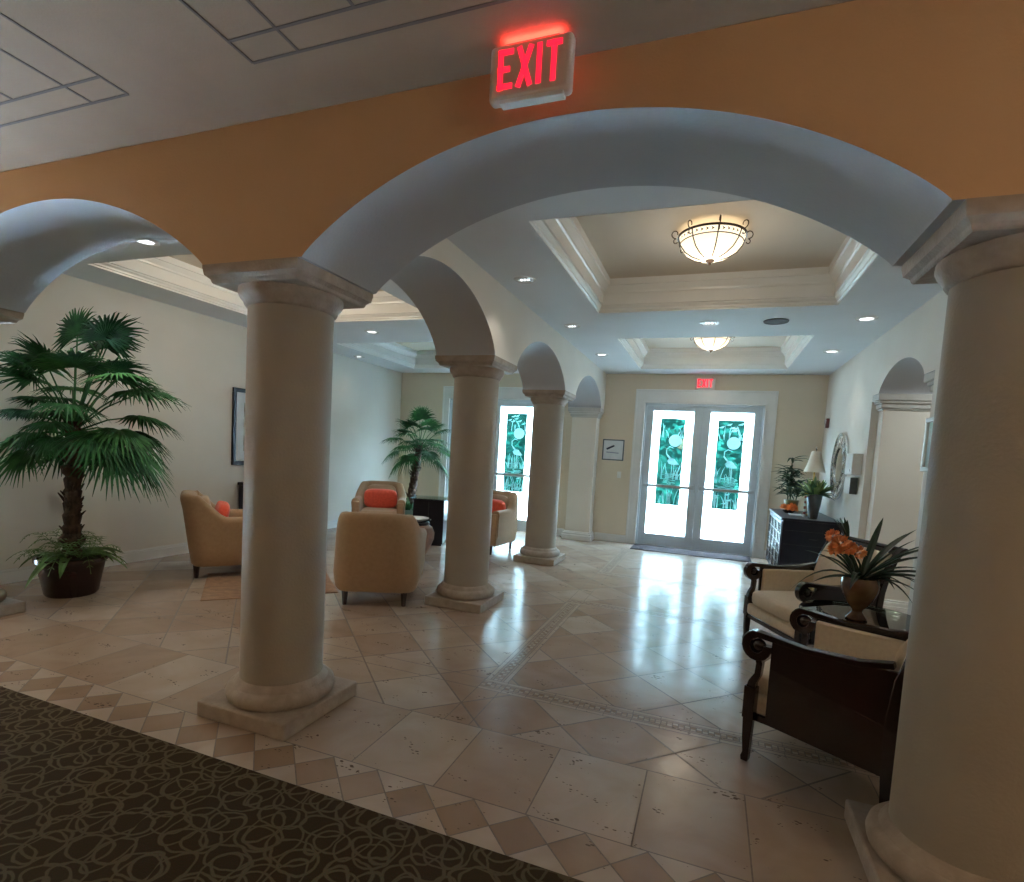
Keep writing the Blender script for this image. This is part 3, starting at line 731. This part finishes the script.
# dark backing shadows come from the wall; sconce-like strobe
t = thing('fire_strobe', 'small dark fire alarm strobe high on the right wall near the corner', 'alarm', (XRW - .002, 9.28, 2.2))
MB().box(-.04, 0, -.035, .035, -.07, .07).build('housing', mat('alarm_red', (.16, .035, .03), rough=.4), t, bevel=.005); MB().box(-.06, -.04, -.02, .02, -.01, .05).build('strobe_lens', clearpl, t, bevel=.006)
t = thing('wall_dispenser', 'cream boxy dispenser on the right wall beside the arched opening', 'dispenser', (XRW - .002, 7.27, 1.44))
MB().box(-.10, 0, -.17, .17, .02, .27).build('cover', plastic, t, bevel=.012, seg=3); MB().box(-.104, -.10, -.10, -.08, .06, .085).build('button', blackm, t)
t = thing('wall_holder', 'grey sided holder on the right wall just below the cream dispenser', 'holder', (XRW - .002, 7.33, 1.24))
MB().box(-.08, 0, -.13, .17, 0, .195).build('tray', plastic, t, bevel=.006); MB().box(-.084, -.01, -.150, -.13, .0, .19).build('side_panel', galv, t, bevel=.003)

# entrance mat, brown rug
tag(MB().box(-1.17, .70, 9.06, 9.62, .0, .010).build('door_mat', matm, bevel=.003), 'dark grey mat on the floor before the entrance door', 'mat')
tag(MB().plate([(-4.2, 3.51), (-4.97, 4.24), (-4.15, 5.1), (-3.38, 4.37)], .008, 'z', .0).build('rug', rugm, bevel=.003), 'brown rug on the tiles beside the left armchair', 'rug')

# ------------------------------------------------------------------ armchairs
def sstep(a, b, x): x = min(max((x - a) / (b - a), 0), 1); return x * x * (3 - 2 * x)
def make_armchair(label, loc, rz, group):
    t = thing('armchair', label, 'armchair', loc, rz, group)
    HW, YR, YFR, RC = .395, -.40, .36, .16
    path = []
    n1, n2, n3 = 14, 10, 12
    for i in range(n1): path.append((HW, YFR - (YFR - (YR + RC)) * i / n1, (1, 0)))
    for i in range(n2): a = PI / 2 * i / n2; path.append((HW - RC + RC * math.cos(a), YR + RC - RC * math.sin(a), (math.cos(a), -math.sin(a))))
    for i in range(n3 + 1): path.append((HW - RC - 2 * (HW - RC) * i / n3, YR, (0, -1)))
    right_ = list(reversed(path[:n1 + n2])); path += [(-x, y, (-nx, ny)) for x, y, (nx, ny) in right_]
    vs = []; fs = []; m = None
    for (x, y, (nx, ny)) in path:
        back = 1 - sstep(-.30, -.06, y); h = .645 + .235 * back
        if back > .99: h -= .02 * (abs(x) / HW) ** 4
        th = .115 + .03 * back
        bul = .012
        prof = [(.02, .13), (0, .16), (-.004, .3), (-.006, h - .16), (-bul, h - .10), (-bul - .004, h - .06), (-.006, h - .025), (.012, h - .006), (th * .4, h), (th * .7, h - .006), (th - .008, h - .03), (th, h - .07), (th, .40), (th, .16)]
        m = len(prof)
        for d, z in prof:
            k = 1 - .17 * sstep(.52, .88, z) * back; lean = -.07 * sstep(.3, .88, z) * back
            bt = .02 * (1 - sstep(.12, .3, z))
            px_, py_ = x - nx * (d + bt), y - ny * (d + bt)
            vs.append((px_ * k, py_ + lean, z))
    for i in range(len(path) - 1):
        for j in range(m - 1): fs.append((i * m + j, i * m + j + 1, (i + 1) * m + j + 1, (i + 1) * m + j))
    fs.append(tuple(range(m))); e = (len(path) - 1) * m; fs.append(tuple(reversed(range(e, e + m))))
    for i in range(len(path) - 1): fs.append((i * m, (i + 1) * m, (i + 1) * m + m - 1, i * m + m - 1))
    MB().add(vs, fs).build('upholstered_shell', tan, t, smooth=50)
    for s in (-1, 1):    # rolled arm fronts
        MB().box(s * .335 - .052, s * .335 + .052, .352, .385, .14, .60).build('arm_front', tan, t, bevel=.022, seg=3)
    MB().box(-.29, .29, -.24, .375, .125, .32).build('seat_base', tan, t, bevel=.02, seg=3)
    MB().blob((0, .075, .385), .288, .315, .075, 5, 40, 16).build('seat_cushion', tanseat, t)
    MB().blob((0, -.235, .62), .245, .055, .21, 4, 32, 14, rot=Matrix.Rotation(.14, 3, 'X')).build('back_cushion', tanseat, t)
    for sx in (-1, 1):
        for yy in (-.33, .31):
            MB().lathe([(.018, 0), (.030, .13), (.030, .14)], 4, (sx * .27, yy, 0)).build('leg', legwood, t, smooth=0)
    return t
def fwd_rz(fx, fy): return math.atan2(-fx, fy)
GA = 'tan armchairs gathered around the clay urn'
A1 = make_armchair('tan armchair seen from directly behind, standing between two columns', (-2.98, 4.50, 0), fwd_rz(-.42, .90), GA)
A1D = dup(A1, (-4.93, 4.49, 0), fwd_rz(.62, .78), 'tan armchair seen from its side, beside the left wall and potted palm')
A3 = dup(A1, (-4.98, 7.42, 0), fwd_rz(.50, -.86), 'tan armchair facing the camera in front of the small far palm')
A4 = dup(A1, (-3.13, 7.47, 0), fwd_rz(-.10, -.99), 'tan armchair in front of the side room glazed door, between two columns')
def pillow(label, ch, rz, w=.265):
    t = tag(MB().blob((0, 0, 0), w, .065, .155, 4.2, 40, 16).build('throw_pillow', red), label, 'cushion', 'coral pillows on the armchairs')
    f = Vector((-math.sin(rz), math.cos(rz), 0)); t.location = Vector(ch) + f * -.105 + Vector((0, 0, .612)); t.rotation_euler = (-.22, 0, rz)
pillow('coral pillow in the side-on armchair near the left wall, only its edge showing', (-4.93, 4.49, 0), fwd_rz(.62, .78))
pillow('wide coral pillow on the armchair that faces the camera', (-4.98, 7.42, 0), fwd_rz(.50, -.86))
pillow('coral pillow on the armchair before the glazed side door', (-3.13, 7.47, 0), fwd_rz(-.10, -.99))

# urn, drum table, console
t = thing('clay_urn', 'round terracotta urn with dark foot standing among the armchairs', 'urn', (-3.50, 6.02, 0))
MB().lathe([(.10, .055), (.14, .10), (.20, .20), (.245, .32), (.25, .40), (.22, .47), (.17, .50), (.16, .505)], 40, close=True).build('body', terra, t)
MB().lathe([(.12, 0), (.13, .02), (.10, .045), (.105, .06)], 32).build('foot', blackwood, t)
MB().lathe([(.16, .49), (.175, .51), (.18, .535), (.15, .54), (.14, .505)], 32, close=True).build('rim', blackwood, t)
t = thing('glass_dish', 'clear shallow dish lying on top of the terracotta urn', 'dish', (-3.50, 6.02, .541))
MB().lathe([(.0, .0), (.08, .0), (.14, .018), (.175, .045), (.165, .047), (.13, .024), (.07, .008), (0, .008)], 32, close=False).build('dish_bowl', clearpl, t)
t = thing('side_cabinet', 'square black side cabinet with glass top behind the clay urn', 'cabinet', (-4.05, 7.42, 0), .35)
MB().box(-.235, .235, -.235, .235, .03, .70).build('body', blackwood, t, bevel=.006); MB().box(-.215, .215, -.215, .215, 0, .03).build('plinth', blackwood, t)
MB().box(-.29, .29, -.26, .26, .702, .714).build('glass_top', tableglass, t, bevel=.002)
MB().box(-.005, .005, -.242, -.235, .06, .67).build('door_seam', blackm, t)
MB().blob((.04, -.245, .40), .01, .01, .01, n=10, m=6).build('knob', metalg, t)
t = thing('console_table', 'black console against the left wall, mostly hidden by the nearest column', 'console', (-5.66, 6.06, 0))
MB().box(-.37, .33, -.48, .48, .83, .87).build('top', blackwood, t, bevel=.004)
MB().box(-.35, .30, .42, .47, 0, .83).build('end_panel', blackwood, t, bevel=.003); MB().box(-.35, .30, -.47, -.42, 0, .83).build('end_panel', blackwood, t, bevel=.003)
MB().box(-.35, .28, -.42, .42, .55, .58).build('shelf', blackwood, t); MB().box(-.36, -.34, -.42, .42, .05, .83).build('back_panel', blackwood, t)
MB().blob((-.0, .472, .33), .012, .03, .03, n=10, m=6).build('knob', clearpl, t)

# ------------------------------------------------------------------ plants
def fan_frond(q, base, d, L, R, rnd, nleaf=22, droop=.35, w=.021, mi=0, fold=.5):
    """fan palm leaf: petiole from base along d, length L, blades radius R"""
    d = Vector(d).normalized(); tip = Vector(base) + d * L + Vector((0, 0, -.10 * L * L * 2 * (1 - abs(d.z))))
    mid = Vector(base) + d * L * .5 + Vector((0, 0, .03 * L))
    q.tube([base, mid, tip], [.009, .007, .006], 5, mi)
    ax = (tip - mid).normalized(); side = ax.cross(Vector((0, 0, 1)))
    side = side.normalized() if side.length > .2 else Vector((1, 0, 0)); nrm = side.cross(ax).normalized()
    ax = (ax - Vector((0, 0, .35))).normalized(); side = (side - ax * side.dot(ax)).normalized(); nrm = side.cross(ax).normalized()
    for k in range(nleaf):
        a = (-1 + 2 * (k + .5) / nleaf) * 1.95 + rnd.uniform(-.03, .03)
        dr = ax * math.cos(a) + side * math.sin(a); cr_ = nrm.cross(dr).normalized()
        ll = R * (1 - .22 * (abs(a) / 1.95) ** 2) * rnd.uniform(.9, 1.05); pts = []
        for i in range(6):
            s = i / 5; p = tip + dr * ll * s + nrm * (.05 * math.sin(PI * s * .6) * R) + Vector((0, 0, -droop * ll * s ** 2.3 * rnd.uniform(.8, 1.2)))
            pts.append(p)
        ww = [w * .35, w * .9, w * 1.25, w, w * .55, .0015]; vs = []
        for p, u in zip(pts, ww): vs += [p - cr_ * u, p + nrm * u * fold, p + cr_ * u]
        fs = []
        for i in range(5): o = i * 3; fs += [(o, o + 1, o + 4, o + 3), (o + 1, o + 2, o + 5, o + 4)]
        q.add(vs, fs, mi)
def fern_frond(q, base, ang, L, rise, rnd, w=.05, mi=0, drop=.9, n=11):
    d = Vector((math.cos(ang), math.sin(ang), 0)); P = []
    for i in range(n + 1):
        s = i / n; P.append(Vector(base) + d * L * s + Vector((0, 0, rise * math.sin(PI * min(s * 1.0, 1) * .62) - drop * L * max(0, s - .45) ** 2)))
    q.tube(P, .0025, 4, mi)
    for i in range(1, n + 1):
        s = i / n; ww = w * math.sin(PI * min(.15 + s * .85, .999)) + .006; tg = (P[i] - P[i - 1]).normalized(); sd = tg.cross(Vector((0, 0, 1))).normalized()
        for k in (-1, 1):
            a = P[i]; b_ = a + sd * k * ww + tg * ww * .5 - Vector((0, 0, ww * .25)); q.add([a - tg * .009, a + sd * k * ww * .5 + tg * ww * .05, b_, a + tg * .011 + sd * k * ww * .4], [(0, 1, 2, 3)], mi)
def strap_leaf(q, base, ang, L, rise, w, mi=0, drop=.6, n=8, tw=0):
    d = Vector((math.cos(ang), math.sin(ang), 0)); sd = Vector((-math.sin(ang), math.cos(ang), 0)); vs = []; fs = []
    for i in range(n + 1):
        s = i / n; p = Vector(base) + d * L * s + Vector((0, 0, rise * s - drop * L * s * s)); u = w * (math.sin(PI * min(.2 + .75 * s, .97))) if i < n else .001
        vs += [p - sd * u, p - Vector((0, 0, u * .5)), p + sd * u]
    for i in range(n): o = i * 3; fs += [(o, o + 1, o + 4, o + 3), (o + 1, o + 2, o + 5, o + 4)]
    q.add(vs, fs, mi)

def palm(label, loc, H, crown_r, nf, nleaf, pot, seed, trunk_r=.055, bend=.02, potr=.25, poth=.34, limits=()):
    rnd = random.Random(seed); t = thing('potted_palm', label, 'potted palm', loc)
    z0 = poth
    if pot == 'dark':
        MB().lathe([(potr * .72, 0), (potr * .78, .02), (potr * .97, poth * .8), (potr * 1.02, poth * .88), (potr * 1.06, poth * .9), (potr * 1.06, poth), (potr * .96, poth), (potr * .93, poth * .93)], 40).build('pot', potm, t)
    else:
        MB().lathe([(potr * .7, 0), (potr, poth), (potr * .9, poth), (potr * .88, poth - .03)], 32).build('pot', mat('pale_green_pot', (.25, .33, .28), rough=.4), t)
    MB().lathe([(0, poth * .935), (potr * .93, poth * .93)], 24, close=False).build('soil', soil, t)
    top = H; pts = []; rad = []
    n = 46
    for i in range(n + 1):
        s = i / n; pts.append((bend * s, bend * s * .3, z0 * .9 + (top - z0 * .9) * s))
        rad.append(trunk_r * (1.12 - .25 * s) * (1 + .22 * ((i % 4) / 3 - .4)) * (1.35 if 5 < i % 23 < 9 else 1))
    q = MB().tube(pts, rad, 14)
    for k in range(40):                                     # torn leaf-base stubs along the trunk
        s = rnd.uniform(.15, 1); a = rnd.uniform(0, 2 * PI); z = z0 + (top - z0) * s; r = trunk_r * .8
        p = Vector((r * math.cos(a) + bend * s, r * math.sin(a), z)); o = Vector((math.cos(a), math.sin(a), rnd.uniform(.9, 1.6))) * rnd.uniform(.03, .055)
        q.tube([p, p + o], [.016, .004], 4)
    q.build('trunk', trunkm, t)
    for k in range(nf):
        a = k * 2.399 + rnd.uniform(-.3, .3); e = 1.38 - 1.62 * (k / (nf - 1)) ** .85; el = e + rnd.uniform(-.22, .22)
        d = (math.cos(a) * math.cos(el), math.sin(a) * math.cos(el), math.sin(el))
        L = crown_r * (.52 + .28 * max(0, math.sin(el))) * rnd.uniform(.72, 1.1); q = MB()
        rch = 1
        for nx, ny, lim in limits:
            dt = math.cos(a) * nx + math.sin(a) * ny
            if dt * math.cos(el) > 0: rch = min(rch, lim / (dt * math.cos(el) * (L + crown_r * .40)))
        fan_frond(q, (bend, bend * .3, top - .04 - .10 * (k / nf)), d, L * rch, crown_r * .40 * rch * rnd.uniform(.9, 1.08), rnd, nleaf, droop=.30 + .25 * (k / nf), w=crown_r * .0145)
        q.v = [(max(v[0], -.70) if limits else v[0], v[1], v[2]) for v in q.v]
        q.build('frond', leafg2 if k % 4 == 1 else leafg, t, smooth=0, fix=False)
    return t
P1 = palm('tall fan palm in a dark round pot by the left wall', (-5.30, 3.12, 0), 1.54, .98, 36, 30, 'dark', 4, .062, limits=((-1, 0, .68), (0, -1, .44)))
q = MB(); rn = random.Random(3)
for k in range(26): fern_frond(q, (rn.uniform(-.12, .12), rn.uniform(-.12, .12), .34), rn.uniform(0, 2 * PI), rn.uniform(.22, .44), rn.uniform(.08, .24), rn, .085)
for a in (-.4, .1, -.9): fern_frond(q, (.1, 0, .34), a, .54, .12, rn, .08)
for k in range(16):
    a = rn.uniform(0, 2 * PI); strap_leaf(q, (.1 * math.cos(a), .1 * math.sin(a), .34), a, rn.uniform(.22, .40), rn.uniform(.12, .30), .035, 0, .9)
q.build('fern_underplanting', fern, P1, smooth=0, fix=False)
P2 = palm('smaller fan palm in a pale pot behind the far tan armchair', (-5.04, 8.42, 0), 1.52, .76, 26, 24, 'pale', 11, .068, .14, .2, .36)
q = MB()
for k in range(26):
    a = rn.uniform(0, 2 * PI); strap_leaf(q, (.1 * math.cos(a), .1 * math.sin(a), .36), a, rn.uniform(.08, .2), rn.uniform(.1, .3), .03, k % 2, .4)
q.build('ivy_underplanting', [mat('variegated_leaf', (.45, .6, .45), (.2, .4, .25), .5, 20), leafg2], P2, smooth=0, fix=False)

# ------------------------------------------------------------------ mahogany bergere chairs
def make_bergere(label, loc, rz, group):
    """local: +y front, origin on the floor under the middle of the front rail"""
    t = thing('mahogany_armchair', label, 'armchair', loc, rz, group)
    HW = .345
    for s in (-1, 1):
        x0 = s * HW
        # arm: flat rail that ends in a scroll at the front
        pts = [(-.55, .685), (-.42, .655), (-.2, .645), (-.02, .66), (.015, .662)]
        for i in range(1, 15):
            th = PI / 2 - i / 14 * 1.55 * PI; pts.append((.015 + .052 * math.cos(th), .606 + .056 * math.sin(th)))
        arm = MB(); arm.ribbon(pts, .026, [.014, .014, .013, .015, .016] + [.021] * 14, x0)
        arm.blob((x0, .010, .603), .021, .038, .036, n=16, m=10)
        arm.build('arm', darkwood, t, bevel=.004)
        # curved front post, square block, tapering leg
        lg = MB(); lg.ribbon([(.012, .565), (-.004, .52), (.0, .46), (.022, .415), (.026, .385)], .020, [.016, .015, .015, .018, .022], x0)
        lg.box(x0 - .028, x0 + .028, .0, .054, .225, .39)
        lg.ribbon([(.027, .228), (.027, .12), (.024, .045), (.028, .02), (.028, 0)], .019, [.025, .020, .015, .019, .016], x0)
        lg.build('front_leg', darkwood, t, bevel=.003)
        # rear post rises, rakes back and rolls over at the crest
        rp = MB(); rp.ribbon([(-.575, 0), (-.57, .12), (-.565, .25), (-.565, .45), (-.58, .62), (-.615, .76), (-.665, .87), (-.71, .93), (-.735, .94)], .022, [.020, .022, .026, .026, .024, .022, .019, .016, .018], x0)
        rp.build('rear_post', darkwood, t, bevel=.003)
        # side panel outside, padded inside
        pn = MB(); poly = [(-.055, .645), (-.055, .225), (-.57, .19), (-.57, .66), (-.4, .65), (-.2, .64)]
        pn.plate(poly, .022, 'x', x0 - .011 + s * .004)
        pn.build('side_panel', darkwood, t, smooth=20)
        pd = MB().box(min(x0 - s * .012, x0 - s * .045), max(x0 - s * .012, x0 - s * .045), -.53, -.06, .30, .632); pd.build('arm_pad', creamfab, t, bevel=.014, seg=3)
    MB().ribbon([(-.565, .19), (-.565, .45), (-.585, .62), (-.62, .76), (-.668, .87), (-.712, .925)], HW - .01, .012).build('back_panel', darkwood, t)
    MB().ribbon([(-.53, .38), (-.545, .62), (-.580, .75), (-.630, .85), (-.672, .905)], HW - .03, [.02, .028, .028, .022, .014]).build('back_pad', creamfab, t, bevel=.012, seg=3)
    MB().tube([(-HW - .02, -.735, .938), (HW + .02, -.735, .938)], .020, 12).build('crest_rail', darkwood, t)
    MB().box(-HW + .02, HW - .02, -.565, .045, .205, .245).build('seat_rail', darkwood, t, bevel=.006)
    MB().box(-HW + .022, HW - .022, -.55, .055, .243, .335).build('upholstered_rail', creamfab, t, bevel=.02, seg=3)
    MB().blob((0, -.235, .395), HW - .018, .305, .065, 5.5, 44, 16).build('seat_cushion', creamfab, t)
    return t
GB = 'mahogany armchairs beside the glass table'
B1 = make_bergere('mahogany armchair nearest the camera, turned with its dark side panel to us', (.45, 3.235, 0), fwd_rz(-.905, .425), GB)
B2 = dup(B1, (.57, 4.697, 0), fwd_rz(-.89, -.456), 'mahogany armchair behind the glass table, its cream cushion in view')
B2['group'] = GB

t = thing('glass_table', 'round glass table between the two mahogany armchairs', 'table', (.985, 3.945, 0))
MB().lathe([(.368, .578), (.372, .582), (.372, .586), (.368, .590)], 56).build('glass_top', tableglass, t)
MB().lathe([(.30, .545), (.315, .545), (.315, .577), (.30, .577), (.30, .545)], 48, close=False).build('ring_apron', darkwood, t)
for k in range(4):
    a = PI / 4 + k * PI / 2
    MB().tube([(.30 * math.cos(a), .30 * math.sin(a), .56), (.23 * math.cos(a), .23 * math.sin(a), .35), (.24 * math.cos(a), .24 * math.sin(a), .12), (.29 * math.cos(a), .29 * math.sin(a), .0)], [.018, .016, .013, .015], 10).build('leg', darkwood, t)

t = thing('flower_vase', 'amber urn vase of orange blooms and long leaves on the glass table', 'vase', (.915, 3.84, .591))
MB().lathe([(.055, 0), (.060, .008), (.040, .03), (.028, .05), (.030, .06), (.075, .115), (.100, .18), (.104, .22), (.095, .255), (.088, .262), (.080, .255)], 36).build('vase_body', amber, t)
q = MB(); rn = random.Random(12)
for k in range(22):
    a = rn.uniform(0, 2 * PI); strap_leaf(q, (.03 * math.cos(a), .03 * math.sin(a), .25), a, rn.uniform(.14, .36), rn.uniform(.12, .36), .017, 0, rn.uniform(.4, 1.1))
for a, L, rs in ((.3, .30, .48), (-.2, .34, .44), (.9, .2, .48), (.05, .42, .46), (-.6, .26, .42), (.2, .42, .38), (-.3, .42, .25), (.6, .36, .48), (.0, .5, .3), (3.4, .28, .1), (2.2, .2, .36)):
    strap_leaf(q, (0, 0, .25), a, L, rs, .023, 0, .5)
for k in range(14):
    a = rn.uniform(1.7, 3.0); strap_leaf(q, (-.09, .0, .48), a + rn.uniform(-.8, .8), rn.uniform(.04, .10), rn.uniform(.08, .16), .012, 0, .3)
q.tube([(0, 0, .2), (-.05, 0, .36), (-.12, -.02, .44)], .006, 6).tube([(0, 0, .2), (-.01, 0, .34), (-.06, -.04, .42)], .006, 6)
q.build('foliage', mat('dark_strap_leaf', (.02, .055, .02), (.008, .02, .01), .4, 20), t, smooth=0, fix=False)
for cx, cy, cz, r in ((-.13, -.02, .46, .058), (-.17, .0, .50, .045), (-.09, -.05, .44, .048), (-.03, -.03, .42, .042), (-.15, .0, .42, .045)):
    q = MB()
    for k in range(46):
        u = Vector((rn.gauss(0, 1), rn.gauss(0, 1), rn.gauss(0, 1))).normalized(); p = Vector((cx, cy, cz)); w = u.orthogonal().normalized()
        q.add([p + u * r * .25, p + u * r * .75 + w * r * .28, p + u * r * 1.1, p + u * r * .75 - w * r * .28], [(0, 1, 2, 3)])
    q.build('bloom', orangefl, t, smooth=0, fix=False)

# ------------------------------------------------------------------ cabinet and the things on it
t = thing('sideboard', 'black sideboard with latticed glass doors below the round mirror', 'cabinet', (1.24, 8.42, 0))
MB().box(-.33, .33, -.76, .76, .06, .83).build('body', blackwood, t, bevel=.006)
MB().box(-.355, .345, -.79, .79, .83, .86).build('top', blackwood, t, bevel=.008)
MB().box(-.30, .31, -.72, .72, 0, .06).build('plinth', blackwood, t)
glassy = mat('cabinet_glass', (.04, .06, .07), rough=.05, coat=1)
for k in range(4):
    y0 = -.74 + k * .372; y1 = y0 + .364
    d = MB().box(-.345, -.33, y0, y0 + .04, .09, .81).box(-.345, -.33, y1 - .04, y1, .09, .81).box(-.345, -.33, y0 + .04, y1 - .04, .09, .13).box(-.345, -.33, y0 + .04, y1 - .04, .77, .81).build('door', blackwood, t, bevel=.002)
    MB().box(-.337, -.331, y0 + .04, y1 - .04, .13, .77).build('glass', glassy, d)
    q = MB()
    for j in range(1, 5): q.box(-.343, -.337, y0 + .04, y1 - .04, .13 + j * .128 - .006, .13 + j * .128 + .006)
    for j in range(1, 3): q.box(-.343, -.337, y0 + .04 + j * .095 - .006, y0 + .04 + j * .095 + .006, .13, .77)
    q.build('lattice', silver, d)
    MB().blob((-.352, y1 - .02 if k % 2 == 0 else y0 + .02, .46), .009, .009, .009, n=10, m=6).build('knob', metalg, d)
q = MB(); 
for z in (.70, .52): q.box(-.30, .30, -.7625, -.7605, z, z + .006)
q.tube([(-.02, -.775, .62), (.0, -.785, .615), (.06, -.785, .615), (.08, -.775, .62)], .004, 6)
q.build('end_drawer_pull', blackm, t)
ZT = .861
t = thing('table_lamp', 'table lamp with white bell shade on the sideboard', 'lamp', (1.32, 8.36, ZT))
MB().lathe([(.07, 0), (.072, .015), (.03, .03), (.02, .06), (.05, .14), (.055, .2), (.03, .3), (.012, .36), (.012, .60)], 24).build('base', brass, t)
MB().lathe([(.135, .60), (.105, .68), (.078, .78), (.060, .87), (.055, .885)], 32, close=False).build('lamp_shade', lampshade, t)
MB().lathe([(.004, .60), (.004, .9), (.012, .915), (.008, .94), (0, .945)], 12, close=False).build('finial', bronze, t)
t = thing('potted_plant', 'tall leafy green plant with orange bloom at the sideboard far end', 'potted plant', (1.14, 8.88, ZT))
MB().lathe([(.07, 0), (.10, .16), (.105, .17), (.09, .17)], 24).build('pot', mat('olive_pot', (.20, .18, .08), rough=.4), t)
q = MB(); rn = random.Random(31)
for st in range(7):
    a0 = rn.uniform(0, 2 * PI); bx_, by_ = .05 * math.cos(a0), .05 * math.sin(a0); hh = rn.uniform(.4, .88)
    q.tube([(bx_, by_, .1), (bx_ * 2, by_ * 2, hh)], .006, 5)
    for k in range(22):
        a = rn.uniform(0, 2 * PI); z = rn.uniform(.22, hh); strap_leaf(q, (bx_ * 1.5, by_ * 1.5, z), a, rn.uniform(.14, .28), rn.uniform(.02, .20), .020, 0, .5)
q.build('foliage', mat('dull_green_leaf', (.045, .10, .05), (.02, .045, .025), .5, 10), t, smooth=0, fix=False)
def flowerclump(t, cs, m, rnd, n=40, name='bloom'):
    for cx, cy, cz, r in cs:
        q = MB()
        for k in range(n):
            u = Vector((rnd.gauss(0, 1), rnd.gauss(0, 1), abs(rnd.gauss(0, 1)))).normalized(); p = Vector((cx, cy, cz)); w = u.orthogonal().normalized()
            q.add([p + u * r * .2, p + u * r * .7 + w * r * .3, p + u * r * 1.1, p + u * r * .7 - w * r * .3], [(0, 1, 2, 3)])
        q.build(name, m, t, smooth=0, fix=False)
t = thing('flower_bowl', 'low arrangement of orange flowers near the sideboard front edge', 'flowers', (1.07, 8.50, ZT))
MB().lathe([(.05, 0), (.09, .04), (.085, .045), (.04, .01)], 24).build('bowl', blackwood, t); flowerclump(t, ((-.06, 0, .06, .07), (.04, .03, .07, .075), (0, -.07, .05, .06), (.06, -.08, .05, .05)), orangefl, rn)
t = thing('zinc_vase', 'tapered grey vase of mixed green and yellow leaves on the sideboard near end', 'vase', (1.27, 7.86, ZT))
MB().lathe([(.052, 0), (.055, .01), (.092, .31), (.095, .32), (.085, .32)], 28).build('vase_body', galv, t)
q = MB()
for k in range(90):
    a = rn.uniform(0, 2 * PI); strap_leaf(q, (.05 * math.cos(a), .05 * math.sin(a), .31), a, rn.uniform(.06, .22), rn.uniform(.03, .28), .026, k % 3 == 0, .5)
q.build('foliage', [mat('mid_green_leaf', (.07, .15, .05), (.03, .07, .03), .5, 10), mat('lime_leaf', (.28, .36, .12), (.15, .22, .07), .5, 10)], t, smooth=0, fix=False)
flowerclump(t, ((-.10, -.02, .30, .035), (-.09, .04, .34, .03), (.02, -.06, .38, .03)), yellowfl, rn, 24)
t = thing('striped_candle', 'slim red and white striped ornament beside the grey vase', 'ornament', (1.20, 8.06, ZT))
q = MB()
for k in range(7): q.lathe([(.018 - k * .0012, k * .036), (.018 - (k + 1) * .0012, (k + 1) * .036)], 16, mi=k % 2)
q.lathe([(.014, .252), (.014, .27), (.0, .29)], 16, mi=1); q.build('body', [plastic, stripe], t)
t = thing('open_book', 'white open booklet lying on the sideboard top', 'book', (1.12, 8.20, ZT + .001))
MB().box(-.08, .0, -.12, .12, .0, .012, rot=Matrix.Rotation(.08, 3, 'Y')).box(.0, .08, -.12, .12, .0, .012, rot=Matrix.Rotation(-.08, 3, 'Y')).build('pages', paper, t)
MB().box(-.09, .09, -.13, .13, .0, .002).build('cover', blackm, t)
